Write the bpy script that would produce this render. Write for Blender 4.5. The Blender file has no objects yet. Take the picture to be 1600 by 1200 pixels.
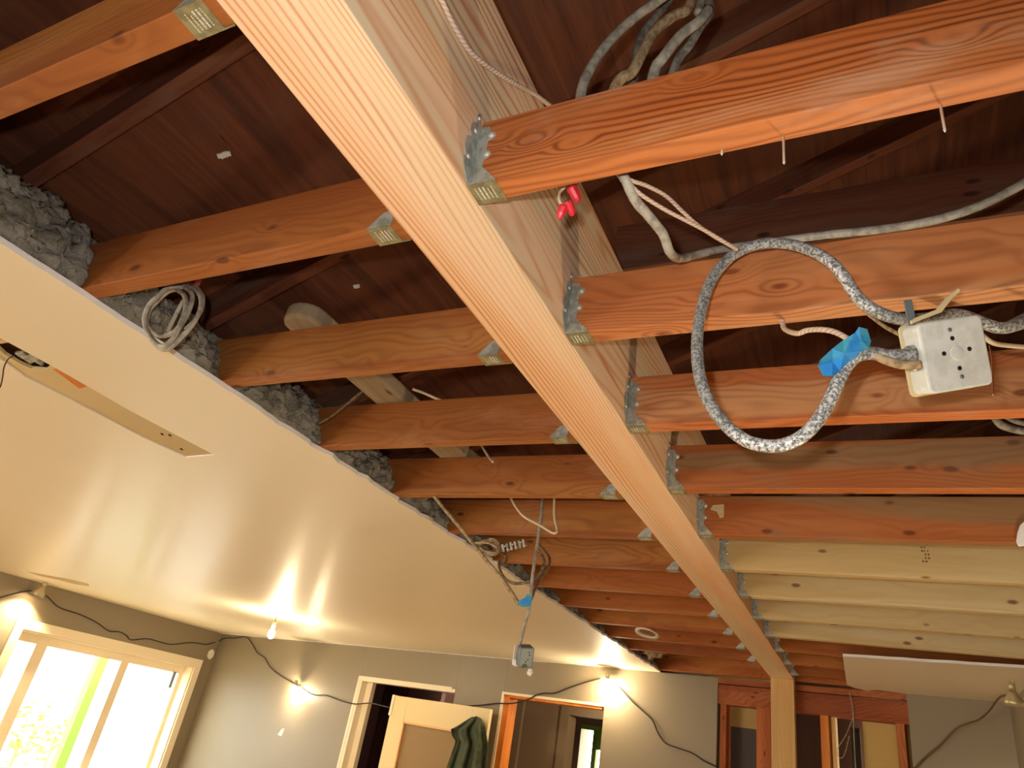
import bpy, bmesh, math, random
from mathutils import Vector, Matrix, noise
random.seed(7)
SC = bpy.context.scene
COL = SC.collection

# ------------------------------------------------------------------ camera
PSI, TH, RO, FPX, CZ = -0.51841, 0.47806, 0.18145, 1087.87, 1.72
FW = Vector((math.sin(PSI)*math.cos(TH), math.cos(PSI)*math.cos(TH), math.sin(TH)))
_r0 = Vector((math.cos(PSI), -math.sin(PSI), 0)); _u0 = _r0.cross(FW)
RT = _r0*math.cos(RO) + _u0*math.sin(RO)
UP = RT.cross(FW)
C0 = Vector((0, 0, CZ))
cd = bpy.data.cameras.new('camera'); cam = bpy.data.objects.new('camera', cd); COL.objects.link(cam)
cd.sensor_fit = 'HORIZONTAL'; cd.sensor_width = 36; cd.lens = FPX/1600*36; cd.clip_start = .01; cd.clip_end = 200
cam.matrix_world = Matrix.Translation(C0) @ Matrix((RT, UP, -FW)).transposed().to_4x4()
SC.camera = cam

# ------------------------------------------------------------------ view, world, lights
SC.view_settings.view_transform = 'Standard'; SC.view_settings.look = 'None'
SC.view_settings.exposure = 0.0; SC.view_settings.gamma = 1.0
SC.view_settings.use_curve_mapping = False
W = bpy.data.worlds.new('daylight'); SC.world = W; W.use_nodes = True
_bg = W.node_tree.nodes['Background']; _bg.inputs[0].default_value = (1.0, .97, .90, 1); _bg.inputs[1].default_value = 10.0

def light(name, kind, loc, energy, color, radius=.02, parent=None, **kw):
    l = bpy.data.lights.new(name, kind); l.energy = energy; l.color = color
    if hasattr(l, 'shadow_soft_size'): l.shadow_soft_size = radius
    for k, v in kw.items(): setattr(l, k, v)
    o = bpy.data.objects.new(name, l); COL.objects.link(o); o.location = loc
    return o
# the camera's own flash, a few centimetres up and left of the lens
fl = light('camera_flash', 'SPOT', C0 - RT*.045 + UP*.05, 34, (1, .98, .95), .012, spot_size=math.radians(125), spot_blend=.9)
fl.matrix_world = Matrix.Translation(fl.location) @ Matrix((RT, UP, -FW)).transposed().to_4x4()
BULB = (1.0, .81, .54)

# ------------------------------------------------------------------ helpers
H = 2.437          # underside of joists
XL, XR, XD = -.6441, -.4929, -1.4685
JH, JW, S = .1338, .039, .4064
def ray(px, py): return FW + RT*((px-800)/FPX) + UP*((600-py)/FPX)
def on(ax, val, px, py):
    d = ray(px, py); i = 'xyz'.index(ax); return C0 + d*((val-C0[i])/d[i])
def dep(px, py, d): return C0 + ray(px, py)*d

def tag(o, label=None, cat=None, group=None, kind='thing'):
    if label: o['label'] = label
    if cat: o['category'] = cat
    if group: o['group'] = group
    if kind: o['kind'] = kind
    return o
def empty(name, loc=(0, 0, 0), label=None, cat=None, group=None):
    o = bpy.data.objects.new(name, None); COL.objects.link(o); o.location = loc; o.empty_display_size = .05
    return tag(o, label, cat, group)
def link(name, me, mats, parent=None, loc=(0, 0, 0)):
    o = bpy.data.objects.new(name, me); COL.objects.link(o); o.location = loc
    for m in (mats if isinstance(mats, (list, tuple)) else [mats]): me.materials.append(m)
    if parent: o.parent = parent
    return o
class MB:
    def __init__(s): s.bm = bmesh.new()
    def box(s, a, b, mi=0, rot=None, ctr=None):
        vs = [s.bm.verts.new((x, y, z)) for x in (a[0], b[0]) for y in (a[1], b[1]) for z in (a[2], b[2])]
        if rot is not None:
            c = Vector(ctr) if ctr is not None else (Vector(a)+Vector(b))/2
            for v in vs: v.co = rot @ (v.co-c) + c
        for f in ((0, 1, 3, 2), (4, 6, 7, 5), (0, 4, 5, 1), (2, 3, 7, 6), (0, 2, 6, 4), (1, 5, 7, 3)):
            s.bm.faces.new([vs[i] for i in f]).material_index = mi
        return vs
    def prism(s, pts, vec, mi=0):
        vec = Vector(vec); a = [s.bm.verts.new(p) for p in pts]; b = [s.bm.verts.new(Vector(p)+vec) for p in pts]
        n = len(pts)
        s.bm.faces.new(a).material_index = mi; s.bm.faces.new(b[::-1]).material_index = mi
        for i in range(n): s.bm.faces.new((a[i], b[i], b[(i+1) % n], a[(i+1) % n])).material_index = mi
    def lathe(s, prof, n=20, axis=Vector((0, 0, 1)), at=Vector((0, 0, 0)), mi=0, smooth=True):
        axis = Vector(axis).normalized(); q = Vector((0, 0, 1)).rotation_difference(axis); at = Vector(at)
        rings = []
        for r, z in prof:
            rings.append([s.bm.verts.new(at + q @ Vector((r*math.cos(2*math.pi*k/n), r*math.sin(2*math.pi*k/n), z))) for k in range(n)])
        for i in range(len(rings)-1):
            for k in range(n):
                f = s.bm.faces.new((rings[i][k], rings[i][(k+1) % n], rings[i+1][(k+1) % n], rings[i+1][k])); f.material_index = mi; f.smooth = smooth
        for rg in (() if prof[0] == prof[-1] else (rings[0][::-1], rings[-1])):
            if (rg[0].co-rg[n//2].co).length > 1e-5: s.bm.faces.new(rg).material_index = mi
    def done(s, name, mats, parent=None, loc=(0, 0, 0), bevel=0, smooth=False):
        bmesh.ops.recalc_face_normals(s.bm, faces=s.bm.faces)
        me = bpy.data.meshes.new(name); s.bm.to_mesh(me); s.bm.free()
        o = link(name, me, mats, parent, loc)
        if smooth:
            for p in me.polygons: p.use_smooth = True
        if bevel:
            m = o.modifiers.new('bevel', 'BEVEL'); m.width = bevel; m.segments = 2; m.limit_method = 'ANGLE'
        return o
def spline(pts, n=8):
    P = [Vector(p) for p in pts]; P = [P[0]*2-P[1]] + P + [P[-1]*2-P[-2]]; out = []
    for i in range(1, len(P)-2):
        a, b, c, d = P[i-1:i+3]
        for k in range(n):
            t = k/n
            out.append(.5*((2*b)+(c-a)*t+(2*a-5*b+4*c-d)*t*t+(3*b-a-3*c+d)*t**3))
    out.append(P[-2]); return out
def tube(name, pts, r, mat, parent=None, sides=10, n=8, twist=0, jitter=0, smooth=True, flat=1.0):
    P = spline(pts, n) if n > 1 else [Vector(p) for p in pts]
    if twist:   # two-strand twisted pair
        pass
    vs, fs, uv = [], [], []; L = 0
    t0 = (P[1]-P[0]).normalized(); nrm = t0.orthogonal().normalized()
    for i, p in enumerate(P):
        t = (P[min(i+1, len(P)-1)]-P[max(i-1, 0)]).normalized()
        nrm = (nrm - t*nrm.dot(t)).normalized(); bn = t.cross(nrm)
        if i: L += (p-P[i-1]).length
        for k in range(sides):
            a = 2*math.pi*k/sides + twist*L
            rr = r*(1+jitter*random.uniform(-1, 1))
            vs.append(p + (nrm*math.cos(a) + bn*math.sin(a)*flat)*rr)
        uv.append(L)
    for i in range(len(P)-1):
        for k in range(sides):
            k2 = (k+1) % sides
            fs.append((i*sides+k, i*sides+k2, (i+1)*sides+k2, (i+1)*sides+k))
    fs.append(tuple(range(sides))[::-1]); fs.append(tuple((len(P)-1)*sides+k for k in range(sides)))
    me = bpy.data.meshes.new(name); me.from_pydata(vs, [], fs)
    ul = me.uv_layers.new(name='UVMap')
    for pi, poly in enumerate(me.polygons):
        poly.use_smooth = smooth
        if pi < (len(P)-1)*sides:
            i, k = divmod(pi, sides)
            for li, (u, v) in zip(poly.loop_indices, ((k, uv[i]), (k+1, uv[i]), (k+1, uv[i+1]), (k, uv[i+1]))):
                ul.data[li].uv = (u/sides, v)
    return link(name, me, mat, parent)

# ------------------------------------------------------------------ materials
class NT:
    def __init__(s, name):
        s.m = bpy.data.materials.new(name); s.m.use_nodes = True; s.t = s.m.node_tree
        s.b = s.t.nodes['Principled BSDF']
    def n(s, typ, ins=None, **kw):
        x = s.t.nodes.new('ShaderNode'+typ)
        for k, v in kw.items(): setattr(x, k, v)
        for k, v in (ins or {}).items(): s.put(x.inputs[k], v)
        return x
    def put(s, sock, v):
        if isinstance(v, bpy.types.NodeSocket): s.t.links.new(v, sock)
        else: sock.default_value = v
    def math(s, op, a, b=None, c=None, clamp=False):
        x = s.n('Math', operation=op, use_clamp=clamp); s.put(x.inputs[0], a)
        if b is not None: s.put(x.inputs[1], b)
        if c is not None: s.put(x.inputs[2], c)
        return x.outputs[0]
    def mix(s, f, a, b, mode='MIX'):
        x = s.n('Mix', data_type='RGBA', blend_type=mode, clamp_factor=True)
        s.put(x.inputs[0], f); s.put(x.inputs[6], a); s.put(x.inputs[7], b); return x.outputs[2]
    def smooth(s, v, a, b):
        x = s.n('MapRange', interpolation_type='SMOOTHSTEP'); s.put(x.inputs[0], v); s.put(x.inputs[1], a); s.put(x.inputs[2], b); return x.outputs[0]
    def noise(s, vec, scale, detail=3, rough=.5, dist=0.0):
        x = s.n('TexNoise'); s.put(x.inputs['Vector'], vec); x.inputs['Scale'].default_value = scale
        x.inputs['Detail'].default_value = detail; x.inputs['Roughness'].default_value = rough; x.inputs['Distortion'].default_value = dist
        return x.outputs[0]
    def coords(s, scale=(1, 1, 1), rnd=True, which='Object'):
        tc = s.n('TexCoord').outputs[which]
        if rnd:
            oi = s.n('ObjectInfo').outputs['Random']
            off = s.n('CombineXYZ', {0: s.math('MULTIPLY', oi, 37.0), 1: s.math('MULTIPLY', s.math('SINE', s.math('MULTIPLY', oi, 91.0)), .035), 2: s.math('MULTIPLY', s.math('SINE', s.math('MULTIPLY', oi, 57.0)), .03)}).outputs[0]
            tc = s.n('VectorMath', {0: tc, 1: off}, operation='ADD').outputs[0]
        return s.n('VectorMath', {0: tc, 1: scale}, operation='MULTIPLY').outputs[0]
    def done(s, color=None, rough=None, metal=None, bump=None, bstr=.3, bdist=.002, spec=None):
        for k, v in (('Base Color', color), ('Roughness', rough), ('Metallic', metal), ('Specular IOR Level', spec)):
            if v is not None: s.put(s.b.inputs[k], v)
        if bump is not None:
            bm_ = s.n('Bump', {'Height': bump, 'Strength': bstr, 'Distance': bdist}); s.put(s.b.inputs['Normal'], bm_.outputs[0])
        return s.m
def rgb(r, g, b): # sRGB 0-255 to linear
    f = lambda c: (c/255/12.92) if c/255 <= .04045 else ((c/255+.055)/1.055)**2.4
    return (f(r), f(g), f(b), 1)

def wood(name, early, late, tint, sap, knot, ax=0, freq=260, rough=.6, contrast=.6, dust=.0, dustcol=(150, 140, 125), spread=1.0, saws=0.0, center=(.035, -.03), warpx=1.1, knotsize=.028, quad=0, power=2.2, bscale=1.0, rand=True):
    t = NT(name)
    # axes so that the grain runs along local axis ax
    P = t.coords(rnd=rand)
    sx = t.n('SeparateXYZ', {0: P}).outputs
    a, b, c = (sx[0], sx[1], sx[2]) if ax == 0 else (sx[1], sx[2], sx[0]) if ax == 1 else (sx[2], sx[0], sx[1])
    Q = t.n('CombineXYZ', {0: a, 1: b, 2: c}).outputs[0]
    Qs = t.n('VectorMath', {0: Q, 1: (warpx, 4.0, 4.0)}, operation='MULTIPLY').outputs[0]
    w1 = t.noise(Qs, 1.3, 2, .45); w2 = t.noise(t.n('VectorMath', {0: Qs, 1: (11, 5, 3)}, operation='ADD').outputs[0], 1.5, 2, .45)
    bb = t.math('ADD', t.math('ADD', b, center[0]), t.math('MULTIPLY', t.math('SUBTRACT', w1, .5), .16*spread))
    cc = t.math('ADD', t.math('ADD', c, center[1]), t.math('MULTIPLY', t.math('SUBTRACT', w2, .5), .16*spread))
    r = t.math('SQRT', t.math('ADD', t.math('MULTIPLY', t.math('MULTIPLY', bb, bb), bscale), t.math('MULTIPLY', cc, cc)))
    # knots
    Kv = t.n('VectorMath', {0: Q, 1: (6.5, 14.0, 14.0)}, operation='MULTIPLY').outputs[0]
    vo = t.n('TexVoronoi', {'Vector': Kv, 'Scale': 1.0}, feature='F1')
    kd = vo.outputs['Distance']
    kb = t.math('SUBTRACT', 1.0, t.smooth(kd, 0.0, .42))
    r = t.math('ADD', r, t.math('MULTIPLY', kb, knotsize*.5))
    fine = t.noise(t.n('VectorMath', {0: Q, 1: (6, 160, 160)}, operation='MULTIPLY').outputs[0], 1.0, 3, .6)
    ph = t.math('MULTIPLY', t.math('MULTIPLY', r, r), quad) if quad else t.math('MULTIPLY', r, freq)
    sw = t.math('ADD', t.math('MULTIPLY', t.math('SINE', ph), .5), .5)
    line = t.math('POWER', sw, power)
    mod = t.smooth(t.noise(t.n('VectorMath', {0: Q, 1: (1.0, 14, 14)}, operation='MULTIPLY').outputs[0], 1.0, 2), .3, .7)
    line = t.math('MULTIPLY', line, t.math('MULTIPLY_ADD', mod, .75, .25))
    lf = t.smooth(t.noise(t.n('VectorMath', {0: Q, 1: (.9, 9, 9)}, operation='MULTIPLY').outputs[0], 1.0, 3), .35, .65)
    base = t.mix(lf, rgb(*early), rgb(*tint))
    sapm = t.smooth(t.noise(t.n('VectorMath', {0: Q, 1: (.35, 7, 7)}, operation='MULTIPLY').outputs[0], 1.0, 1), .52, .62)
    base = t.mix(t.math('MULTIPLY', sapm, .8), base, rgb(*sap))
    col = t.mix(t.math('MULTIPLY', line, contrast), base, rgb(*late))
    col = t.mix(t.math('MULTIPLY', t.smooth(fine, .5, .75), .16), col, rgb(*late))
    kn = t.math('SUBTRACT', 1.0, t.smooth(kd, .07, .15))
    if knotsize: col = t.mix(t.math('MULTIPLY', kn, .8), col, rgb(*knot))
    if saws:
        sm = t.math('ADD', t.math('MULTIPLY', t.math('SINE', t.math('MULTIPLY', t.math('ADD', a, t.math('MULTIPLY', c, .15)), 700)), .5), .5)
        sm = t.math('MULTIPLY', sm, t.smooth(t.noise(Q, 3, 2), .5, .7))
        col = t.mix(t.math('MULTIPLY', sm, saws), col, rgb(*dustcol))
    if dust:
        dn = t.smooth(t.noise(t.n('VectorMath', {0: Q, 1: (3, 10, 10)}, operation='MULTIPLY').outputs[0], 1.0, 6, .65), .5, .72)
        col = t.mix(t.math('MULTIPLY', dn, dust), col, rgb(*dustcol))
    spk = t.smooth(t.noise(Q, 120, 2, .6), .76, .82)
    col = t.mix(t.math('MULTIPLY', spk, .5*(1 if dust else 0)), col, rgb(225, 205, 180))
    h = t.math('ADD', t.math('MULTIPLY', line, .5), t.math('MULTIPLY', fine, .6))
    return t.done(col, t.math('MULTIPLY_ADD', fine, .25, rough-.1), bump=h, bstr=.25, bdist=.0006, spec=.35)

M = {}
M['beam'] = wood('new_beam_wood', (242, 212, 178), (206, 130, 76), (238, 196, 152), (226, 210, 176), (190, 110, 60), ax=1, freq=430, contrast=.95, rough=.65, center=(.02, .10), warpx=.34, spread=.75, knotsize=.0, quad=1700, power=3.2, bscale=.35, rand=False)
M['post'] = wood('new_post_wood', (226, 190, 130), (196, 140, 80), (220, 176, 112), (232, 206, 150), (120, 76, 40), ax=2, freq=380, contrast=.4, rough=.7, warpx=.5)
M['joist'] = wood('old_joist_wood', (166, 100, 46), (98, 48, 20), (142, 78, 34), (178, 118, 58), (84, 40, 16), freq=420, contrast=.38, dust=.22, dustcol=(205, 160, 125), spread=1.5, knotsize=.05)
M['joistR'] = wood('tan_joist_wood', (206, 136, 84), (136, 68, 34), (194, 114, 62), (212, 156, 106), (120, 56, 28), freq=470, contrast=.6, dust=.35, dustcol=(214, 172, 140), spread=1.7, saws=.0, knotsize=.06)
M['joist1'] = wood('first_right_joist_wood', (200, 124, 70), (112, 46, 18), (186, 100, 46), (206, 146, 94), (120, 56, 28), freq=520, contrast=1.0, dust=.35, dustcol=(222, 184, 152), spread=.85, saws=.0, knotsize=.08, center=(.02, .03), rand=False, power=1.8, rough=.5)
M['joistG'] = wood('weathered_joist_wood', (190, 118, 66), (128, 68, 32), (170, 96, 48), (152, 124, 88), (90, 44, 20), freq=330, contrast=.35, dust=.5, dustcol=(140, 122, 100), spread=1.6)
M['joistD'] = wood('dark_joist_wood', (172, 98, 38), (104, 52, 18), (150, 80, 28), (182, 114, 48), (68, 30, 12), freq=330, contrast=.3, dust=.15, dustcol=(190, 130, 90), spread=1.5)
M['pine'] = wood('pale_pine_wood', (214, 192, 144), (188, 150, 96), (206, 178, 124), (222, 204, 162), (104, 60, 28), freq=300, contrast=.25, rough=.7, spread=1.2, dust=.15, dustcol=(190, 170, 140))
M['attic'] = wood('attic_rafter_wood', (120, 70, 48), (76, 38, 24), (104, 56, 36), (128, 92, 70), (50, 26, 16), freq=300, contrast=.4, rough=.9, dust=.5, dustcol=(112, 98, 84))
M['attic_grey'] = wood('dusty_attic_board_wood', (164, 148, 122), (126, 106, 82), (152, 136, 110), (176, 162, 134), (90, 70, 52), ax=1, freq=240, contrast=.35, rough=.9, dust=.6, dustcol=(170, 156, 134))
M['stud'] = wood('stud_wood', (172, 96, 44), (112, 54, 24), (154, 80, 34), (184, 112, 54), (90, 40, 20), ax=2, freq=400, contrast=.5, spread=1.3)
M['stud_orange'] = wood('orange_stud_wood', (226, 140, 54), (186, 96, 30), (214, 122, 42), (232, 156, 72), (120, 60, 24), ax=2, freq=400, contrast=.4, spread=1.3)
M['plate'] = wood('top_plate_wood', (162, 86, 40), (104, 50, 22), (144, 72, 32), (174, 102, 52), (80, 36, 18), freq=400, contrast=.5, spread=1.3)

def deck_mat():
    t = NT('roof_plywood'); P = t.coords(rnd=False)
    sp = t.n('VectorMath', {0: P, 1: (14, .9, 1)}, operation='MULTIPLY').outputs[0]
    n = t.noise(sp, 2.2, 4, .6, .6); n2 = t.noise(P, 2.4, 3)
    sx = t.n('SeparateXYZ', {0: P}).outputs
    col = t.mix(t.smooth(n, .3, .75), rgb(112, 60, 32), rgb(76, 38, 20))
    col = t.mix(t.math('MULTIPLY', t.smooth(n2, .5, .7), .5), col, rgb(96, 64, 48))
    sp2 = t.n('VectorMath', {0: P, 1: (60, 3.2, 1)}, operation='MULTIPLY').outputs[0]
    ck = t.smooth(t.noise(sp2, 1.4, 3, .7), .68, .74)
    col = t.mix(t.math('MULTIPLY', ck, .8), col, rgb(30, 12, 8))
    return t.done(col, .85, bump=n, bstr=.4)
M['deck'] = deck_mat()

def paint(name, col, rough, bump=.15, var=.05, scale=60, spec=.5, stains=None, coat=0):
    t = NT(name); P = t.coords(rnd=False)
    n = t.noise(P, 1.1, 4, .6); f = t.noise(P, scale, 4, .6)
    c = t.mix(t.math('MULTIPLY', t.smooth(n, .35, .7), var*4), rgb(*col), rgb(*[int(v*.9) for v in col]))
    if stains:
        s_ = t.smooth(t.noise(P, 2.6, 6, .7), .66, .76); c = t.mix(t.math('MULTIPLY', s_, .35), c, rgb(*stains))
    lowb = t.noise(P, 3.0, 2, .5)
    h = t.math('ADD', t.math('MULTIPLY', f, .25), t.math('MULTIPLY', lowb, 2.0))
    t.done(c, rough, bump=h, bstr=bump, bdist=.004, spec=spec)
    if coat: t.b.inputs['Coat Weight'].default_value = coat; t.b.inputs['Coat Roughness'].default_value = .22
    return t.m
M['ceil'] = paint('ceiling_paint', (240, 230, 204), .5, bump=.25, var=.02, spec=.5, coat=.12)
M['ceil_r'] = paint('ceiling_patch_paint', (242, 232, 212), .5, bump=.2, var=.03)
M['wall'] = paint('taupe_wall_paint', (138, 125, 102), .45, bump=.2, var=.03, stains=(130, 118, 100))
M['trim'] = paint('cream_trim_paint', (240, 226, 196), .4, bump=.1, var=.02)
M['doorp'] = paint('cream_door_paint', (236, 214, 160), .4, bump=.1, var=.02)
M['gypsum'] = paint('broken_gypsum', (250, 250, 252), .95, bump=.6, var=.05, scale=220)
M['oldpatch'] = paint('bare_patch_plaster', (216, 196, 148), .85, bump=.3, var=.12, stains=(150, 118, 66))
M['plum'] = paint('plum_room_paint', (168, 132, 128), .7, var=.05)
M['hall'] = paint('hall_wall_paint', (150, 130, 104), .7, var=.04)
M['yellow'] = paint('yellowed_plaster', (214, 182, 112), .85, var=.1, stains=(170, 130, 70))
M['greyp'] = paint('grey_lower_paint', (96, 88, 84), .8, var=.05)
M['floor'] = paint('dusty_subfloor', (196, 168, 128), .7, var=.1)
M['white'] = paint('white_plastic', (236, 228, 210), .4, bump=.05)

def simple(name, col, rough=.5, metal=0, emit=None, estr=0, bumpscale=None, bstr=.3, var=None, vscale=30, spec=None):
    t = NT(name); c = rgb(*col); b = None
    if bumpscale or var:
        P = t.coords(rnd=True); 
        if var: c = t.mix(t.smooth(t.noise(P, vscale, 5, .65), .4, .62), rgb(*col), rgb(*var))
        if bumpscale: b = t.noise(P, bumpscale, 4, .6)
    t.done(c, rough, metal, bump=b, bstr=bstr, spec=spec)
    if emit: t.b.inputs['Emission Color'].default_value = (*emit, 1); t.b.inputs['Emission Strength'].default_value = estr
    return t.m
M['galv'] = simple('galvanized_steel', (196, 200, 192), .42, .45, var=(156, 162, 152), vscale=60)
M['galv_seat'] = simple('galvanized_seat_steel', (160, 154, 116), .45, .4, var=(134, 128, 94), vscale=60)
M['print'] = simple('white_stamped_ink', (228, 230, 222), .7)
M['nail'] = simple('bright_nail_steel', (226, 222, 208), .35, .35)
M['cable'] = simple('grey_cable_jacket', (182, 178, 164), .5, var=(142, 136, 124), vscale=45, bumpscale=300)
M['cable_dk'] = simple('dusty_dark_cable_jacket', (140, 134, 122), .7, var=(98, 92, 84), vscale=60, bumpscale=300)
M['cable_tan'] = simple('tan_cloth_cable', (184, 160, 124), .75, var=(140, 116, 84), vscale=80, bumpscale=500)
M['cable_brown'] = simple('brown_taupe_cable', (132, 112, 84), .7, var=(96, 80, 60), vscale=60, bumpscale=300)
M['wire_white'] = simple('white_wire_insulation', (222, 204, 170), .5)
M['copper'] = simple('bare_copper', (214, 128, 84), .3, .9)
M['red'] = simple('red_wire_nut_plastic', (214, 34, 52), .4)
M['tape'] = simple('blue_masking_tape', (40, 138, 216), .75, var=(70, 165, 190), vscale=40, bumpscale=120, bstr=.6)
M['box'] = simple('painted_junction_box', (236, 240, 234), .38, var=(222, 226, 216), vscale=40, bumpscale=90, bstr=.1)
M['boxin'] = simple('cream_box_side', (222, 206, 160), .5)
M['boxgrey'] = simple('grey_steel_box', (128, 138, 140), .5, .3)
M['dark'] = simple('dark_hole', (22, 18, 16), .9)
M['cordm'] = simple('black_cord_rubber', (44, 36, 28), .5)
M['cordg'] = simple('gold_sheen_cord', (90, 76, 36), .35)
M['lampm'] = simple('aluminum_lamp_shade', (196, 186, 150), .35, .6)
M['bulb'] = simple('glowing_bulb_glass', (255, 230, 180), .3, emit=(1, .74, .38), estr=40)
M['jacket'] = simple('olive_green_cloth', (76, 84, 60), .9, var=(60, 68, 48), vscale=20, bumpscale=350)
M['leaf'] = simple('spring_green_leaf', (150, 200, 90), .6)
M['greenpost'] = simple('green_painted_post', (150, 190, 90), .6)
M['ground'] = simple('pale_driveway', (200, 196, 180), .9)

def bx_mat():
    t = NT('armoured_cable_metal'); uv = t.n('TexCoord').outputs['UV']; s_ = t.n('SeparateXYZ', {0: uv}).outputs
    v = t.math('ADD', t.math('MULTIPLY', s_[1], 1/.0075), s_[0])
    w = t.math('ADD', t.math('MULTIPLY', t.math('SINE', t.math('MULTIPLY', v, 2*math.pi)), .5), .5)
    n = t.noise(t.coords(rnd=False), 210, 4, .7); n2 = t.noise(t.coords(rnd=False), 4, 2)
    worn = t.math('MULTIPLY', t.smooth(n, .42, .58), t.math('MULTIPLY_ADD', t.smooth(n2, .4, .6), .6, .4))
    col = t.mix(worn, rgb(104, 106, 102), rgb(240, 242, 242))
    col = t.mix(t.math('MULTIPLY', t.smooth(w, .9, 1.0), .25), col, rgb(60, 58, 54))
    return t.done(col, t.math('MULTIPLY_ADD', worn, -.35, .7), t.math('MULTIPLY', worn, .35), bump=t.math('ADD', t.math('MULTIPLY', w, .35), n), bstr=.45, bdist=.001)
M['bx'] = bx_mat()
def cloth_pair():
    t = NT('cloth_wire'); uv = t.n('TexCoord').outputs['UV']; s_ = t.n('SeparateXYZ', {0: uv}).outputs
    v = t.math('ADD', t.math('MULTIPLY', s_[1], 1/.009), t.math('MULTIPLY', s_[0], 2))
    w = t.math('ADD', t.math('MULTIPLY', t.math('SINE', t.math('MULTIPLY', v, 2*math.pi)), .5), .5)
    return t.done(t.mix(w, rgb(204, 174, 150), rgb(226, 206, 186)), .8, bump=w, bstr=.8, bdist=.001)
M['cloth'] = cloth_pair()
def insul_mat():
    t = NT('loose_grey_insulation'); P = t.coords(rnd=False)
    n = t.noise(P, 9, 6, .7); f = t.noise(P, 90, 5, .75)
    col = t.mix(t.smooth(n, .35, .68), rgb(146, 142, 126), rgb(194, 190, 178))
    col = t.mix(t.math('MULTIPLY', t.smooth(f, .55, .75), .7), col, rgb(232, 228, 222))
    col = t.mix(t.math('MULTIPLY', t.math('SUBTRACT', 1, t.smooth(f, .25, .42)), .6), col, rgb(78, 72, 60))
    return t.done(col, 1.0, bump=t.math('ADD', n, f), bstr=1.0, bdist=.012, spec=.1)
M['insul'] = insul_mat()
def glass_mat():
    t = NT('window_glass'); nt = t.t
    nt.nodes.remove(t.b)
    out = nt.nodes['Material Output']
    tr = t.n('BsdfTransparent', {'Color': (.96, .98, .96, 1)}); gl = t.n('BsdfGlossy', {'Roughness': .02})
    mx = t.n('MixShader', {0: .06}); nt.links.new(tr.outputs[0], mx.inputs[1]); nt.links.new(gl.outputs[0], mx.inputs[2]); nt.links.new(mx.outputs[0], out.inputs[0])
    return t.m
M['glass'] = glass_mat()

# ------------------------------------------------------------------ shell of the room
A0 = Vector((.75, 5.19, 0)); UD = Vector((-6.75, 1.32, 0)).normalized(); ND = Vector((-UD.y, UD.x, 0)) 
if ND.y > 0: ND = -ND                                   # towards the room
def FWp(u, z, d=0): return A0 + UD*u + ND*d + Vector((0, 0, z))
def onwall(px, py, off=0):                               # pixel -> (u, z) on plane `off` in front of the far wall
    d = ray(px, py); n = ND; a = A0 + ND*off
    p = C0 + d*((a-C0).dot(n)/d.dot(n)); return (p-A0).dot(UD), p.z
def wbox(mb, u0, u1, z0, z1, d0, d1, mi=0):
    vs = [mb.bm.verts.new(FWp(u, z, d)) for u in (u0, u1) for d in (d0, d1) for z in (z0, z1)]
    for f in ((0, 1, 3, 2), (4, 6, 7, 5), (0, 4, 5, 1), (2, 3, 7, 6), (0, 2, 6, 4), (1, 5, 7, 3)):
        mb.bm.faces.new([vs[i] for i in f]).material_index = mi
def struct(o): return tag(o, kind='structure')
TOP = H-.013
mb = MB(); mb.box((-9.5, -2.2, -.1), (1.2, 9.5, 0)); struct(mb.done('floor', M['floor']))
# far wall
T = .012
mb = MB()
wbox(mb, 5.54, 8.32, 0, TOP, -.12, 0); wbox(mb, 4.26, 5.54, 2.12, TOP, -.12, 0); wbox(mb, 3.71, 4.26, 0, TOP, -.12, 0)
wbox(mb, 2.72, 3.71, 2.14, TOP, -.12, 0); wbox(mb, 1.81, 2.72, 0, TOP, -.12, 0)
struct(mb.done('wall_far', M['wall'], bevel=.002))
mb = MB(); wbox(mb, -.3, .60, 0, TOP, -.12, 0); struct(mb.done('wall_far_right', M['wall'], bevel=.002))
# ragged edges of cut drywall on the far wall
# left wall with the picture window
WY0, WY1, WZ0, WZ1 = 4.36, 6.52, .75, 1.99
mb = MB()
mb.box((-7.50, -2.2, 0), (-7.35, WY0, TOP)); mb.box((-7.50, WY1, 0), (-7.35, 7.05, TOP))
mb.box((-7.50, WY0, 0), (-7.35, WY1, WZ0)); mb.box((-7.50, WY0, WZ1), (-7.35, WY1, TOP))
struct(mb.done('wall_left', M['wall']))
mb = MB(); mb.box((.68, -2.2, 0), (.80, 5.3, H)); struct(mb.done('wall_right', M['wall']))
mb = MB(); mb.box((-7.5, -2.2, 0), (.8, -2.08, .5)); mb.box((-7.5, -2.2, 2.1), (.8, -2.08, H)); mb.box((-7.5, -2.2, .5), (-5.0, -2.08, 2.1)); mb.box((-3.2, -2.2, .5), (.8, -2.08, 2.1)); struct(mb.done('wall_back', M['wall']))  # unseen window opening added in this wall to let in fill daylight
mb = MB(); mb.box((XL, -2.08, H), (.8, -.35, H+.013)); mb.box((XL-.85, -2.08, H), (XL, -.35, H+.013)); struct(mb.done('ceiling_back', M['ceil']))
mb = MB(); mb.box((-7.5, -2.2, H), (.8, -2.08, H+.05)); struct(mb.done('trim_3', M['trim']))

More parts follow.
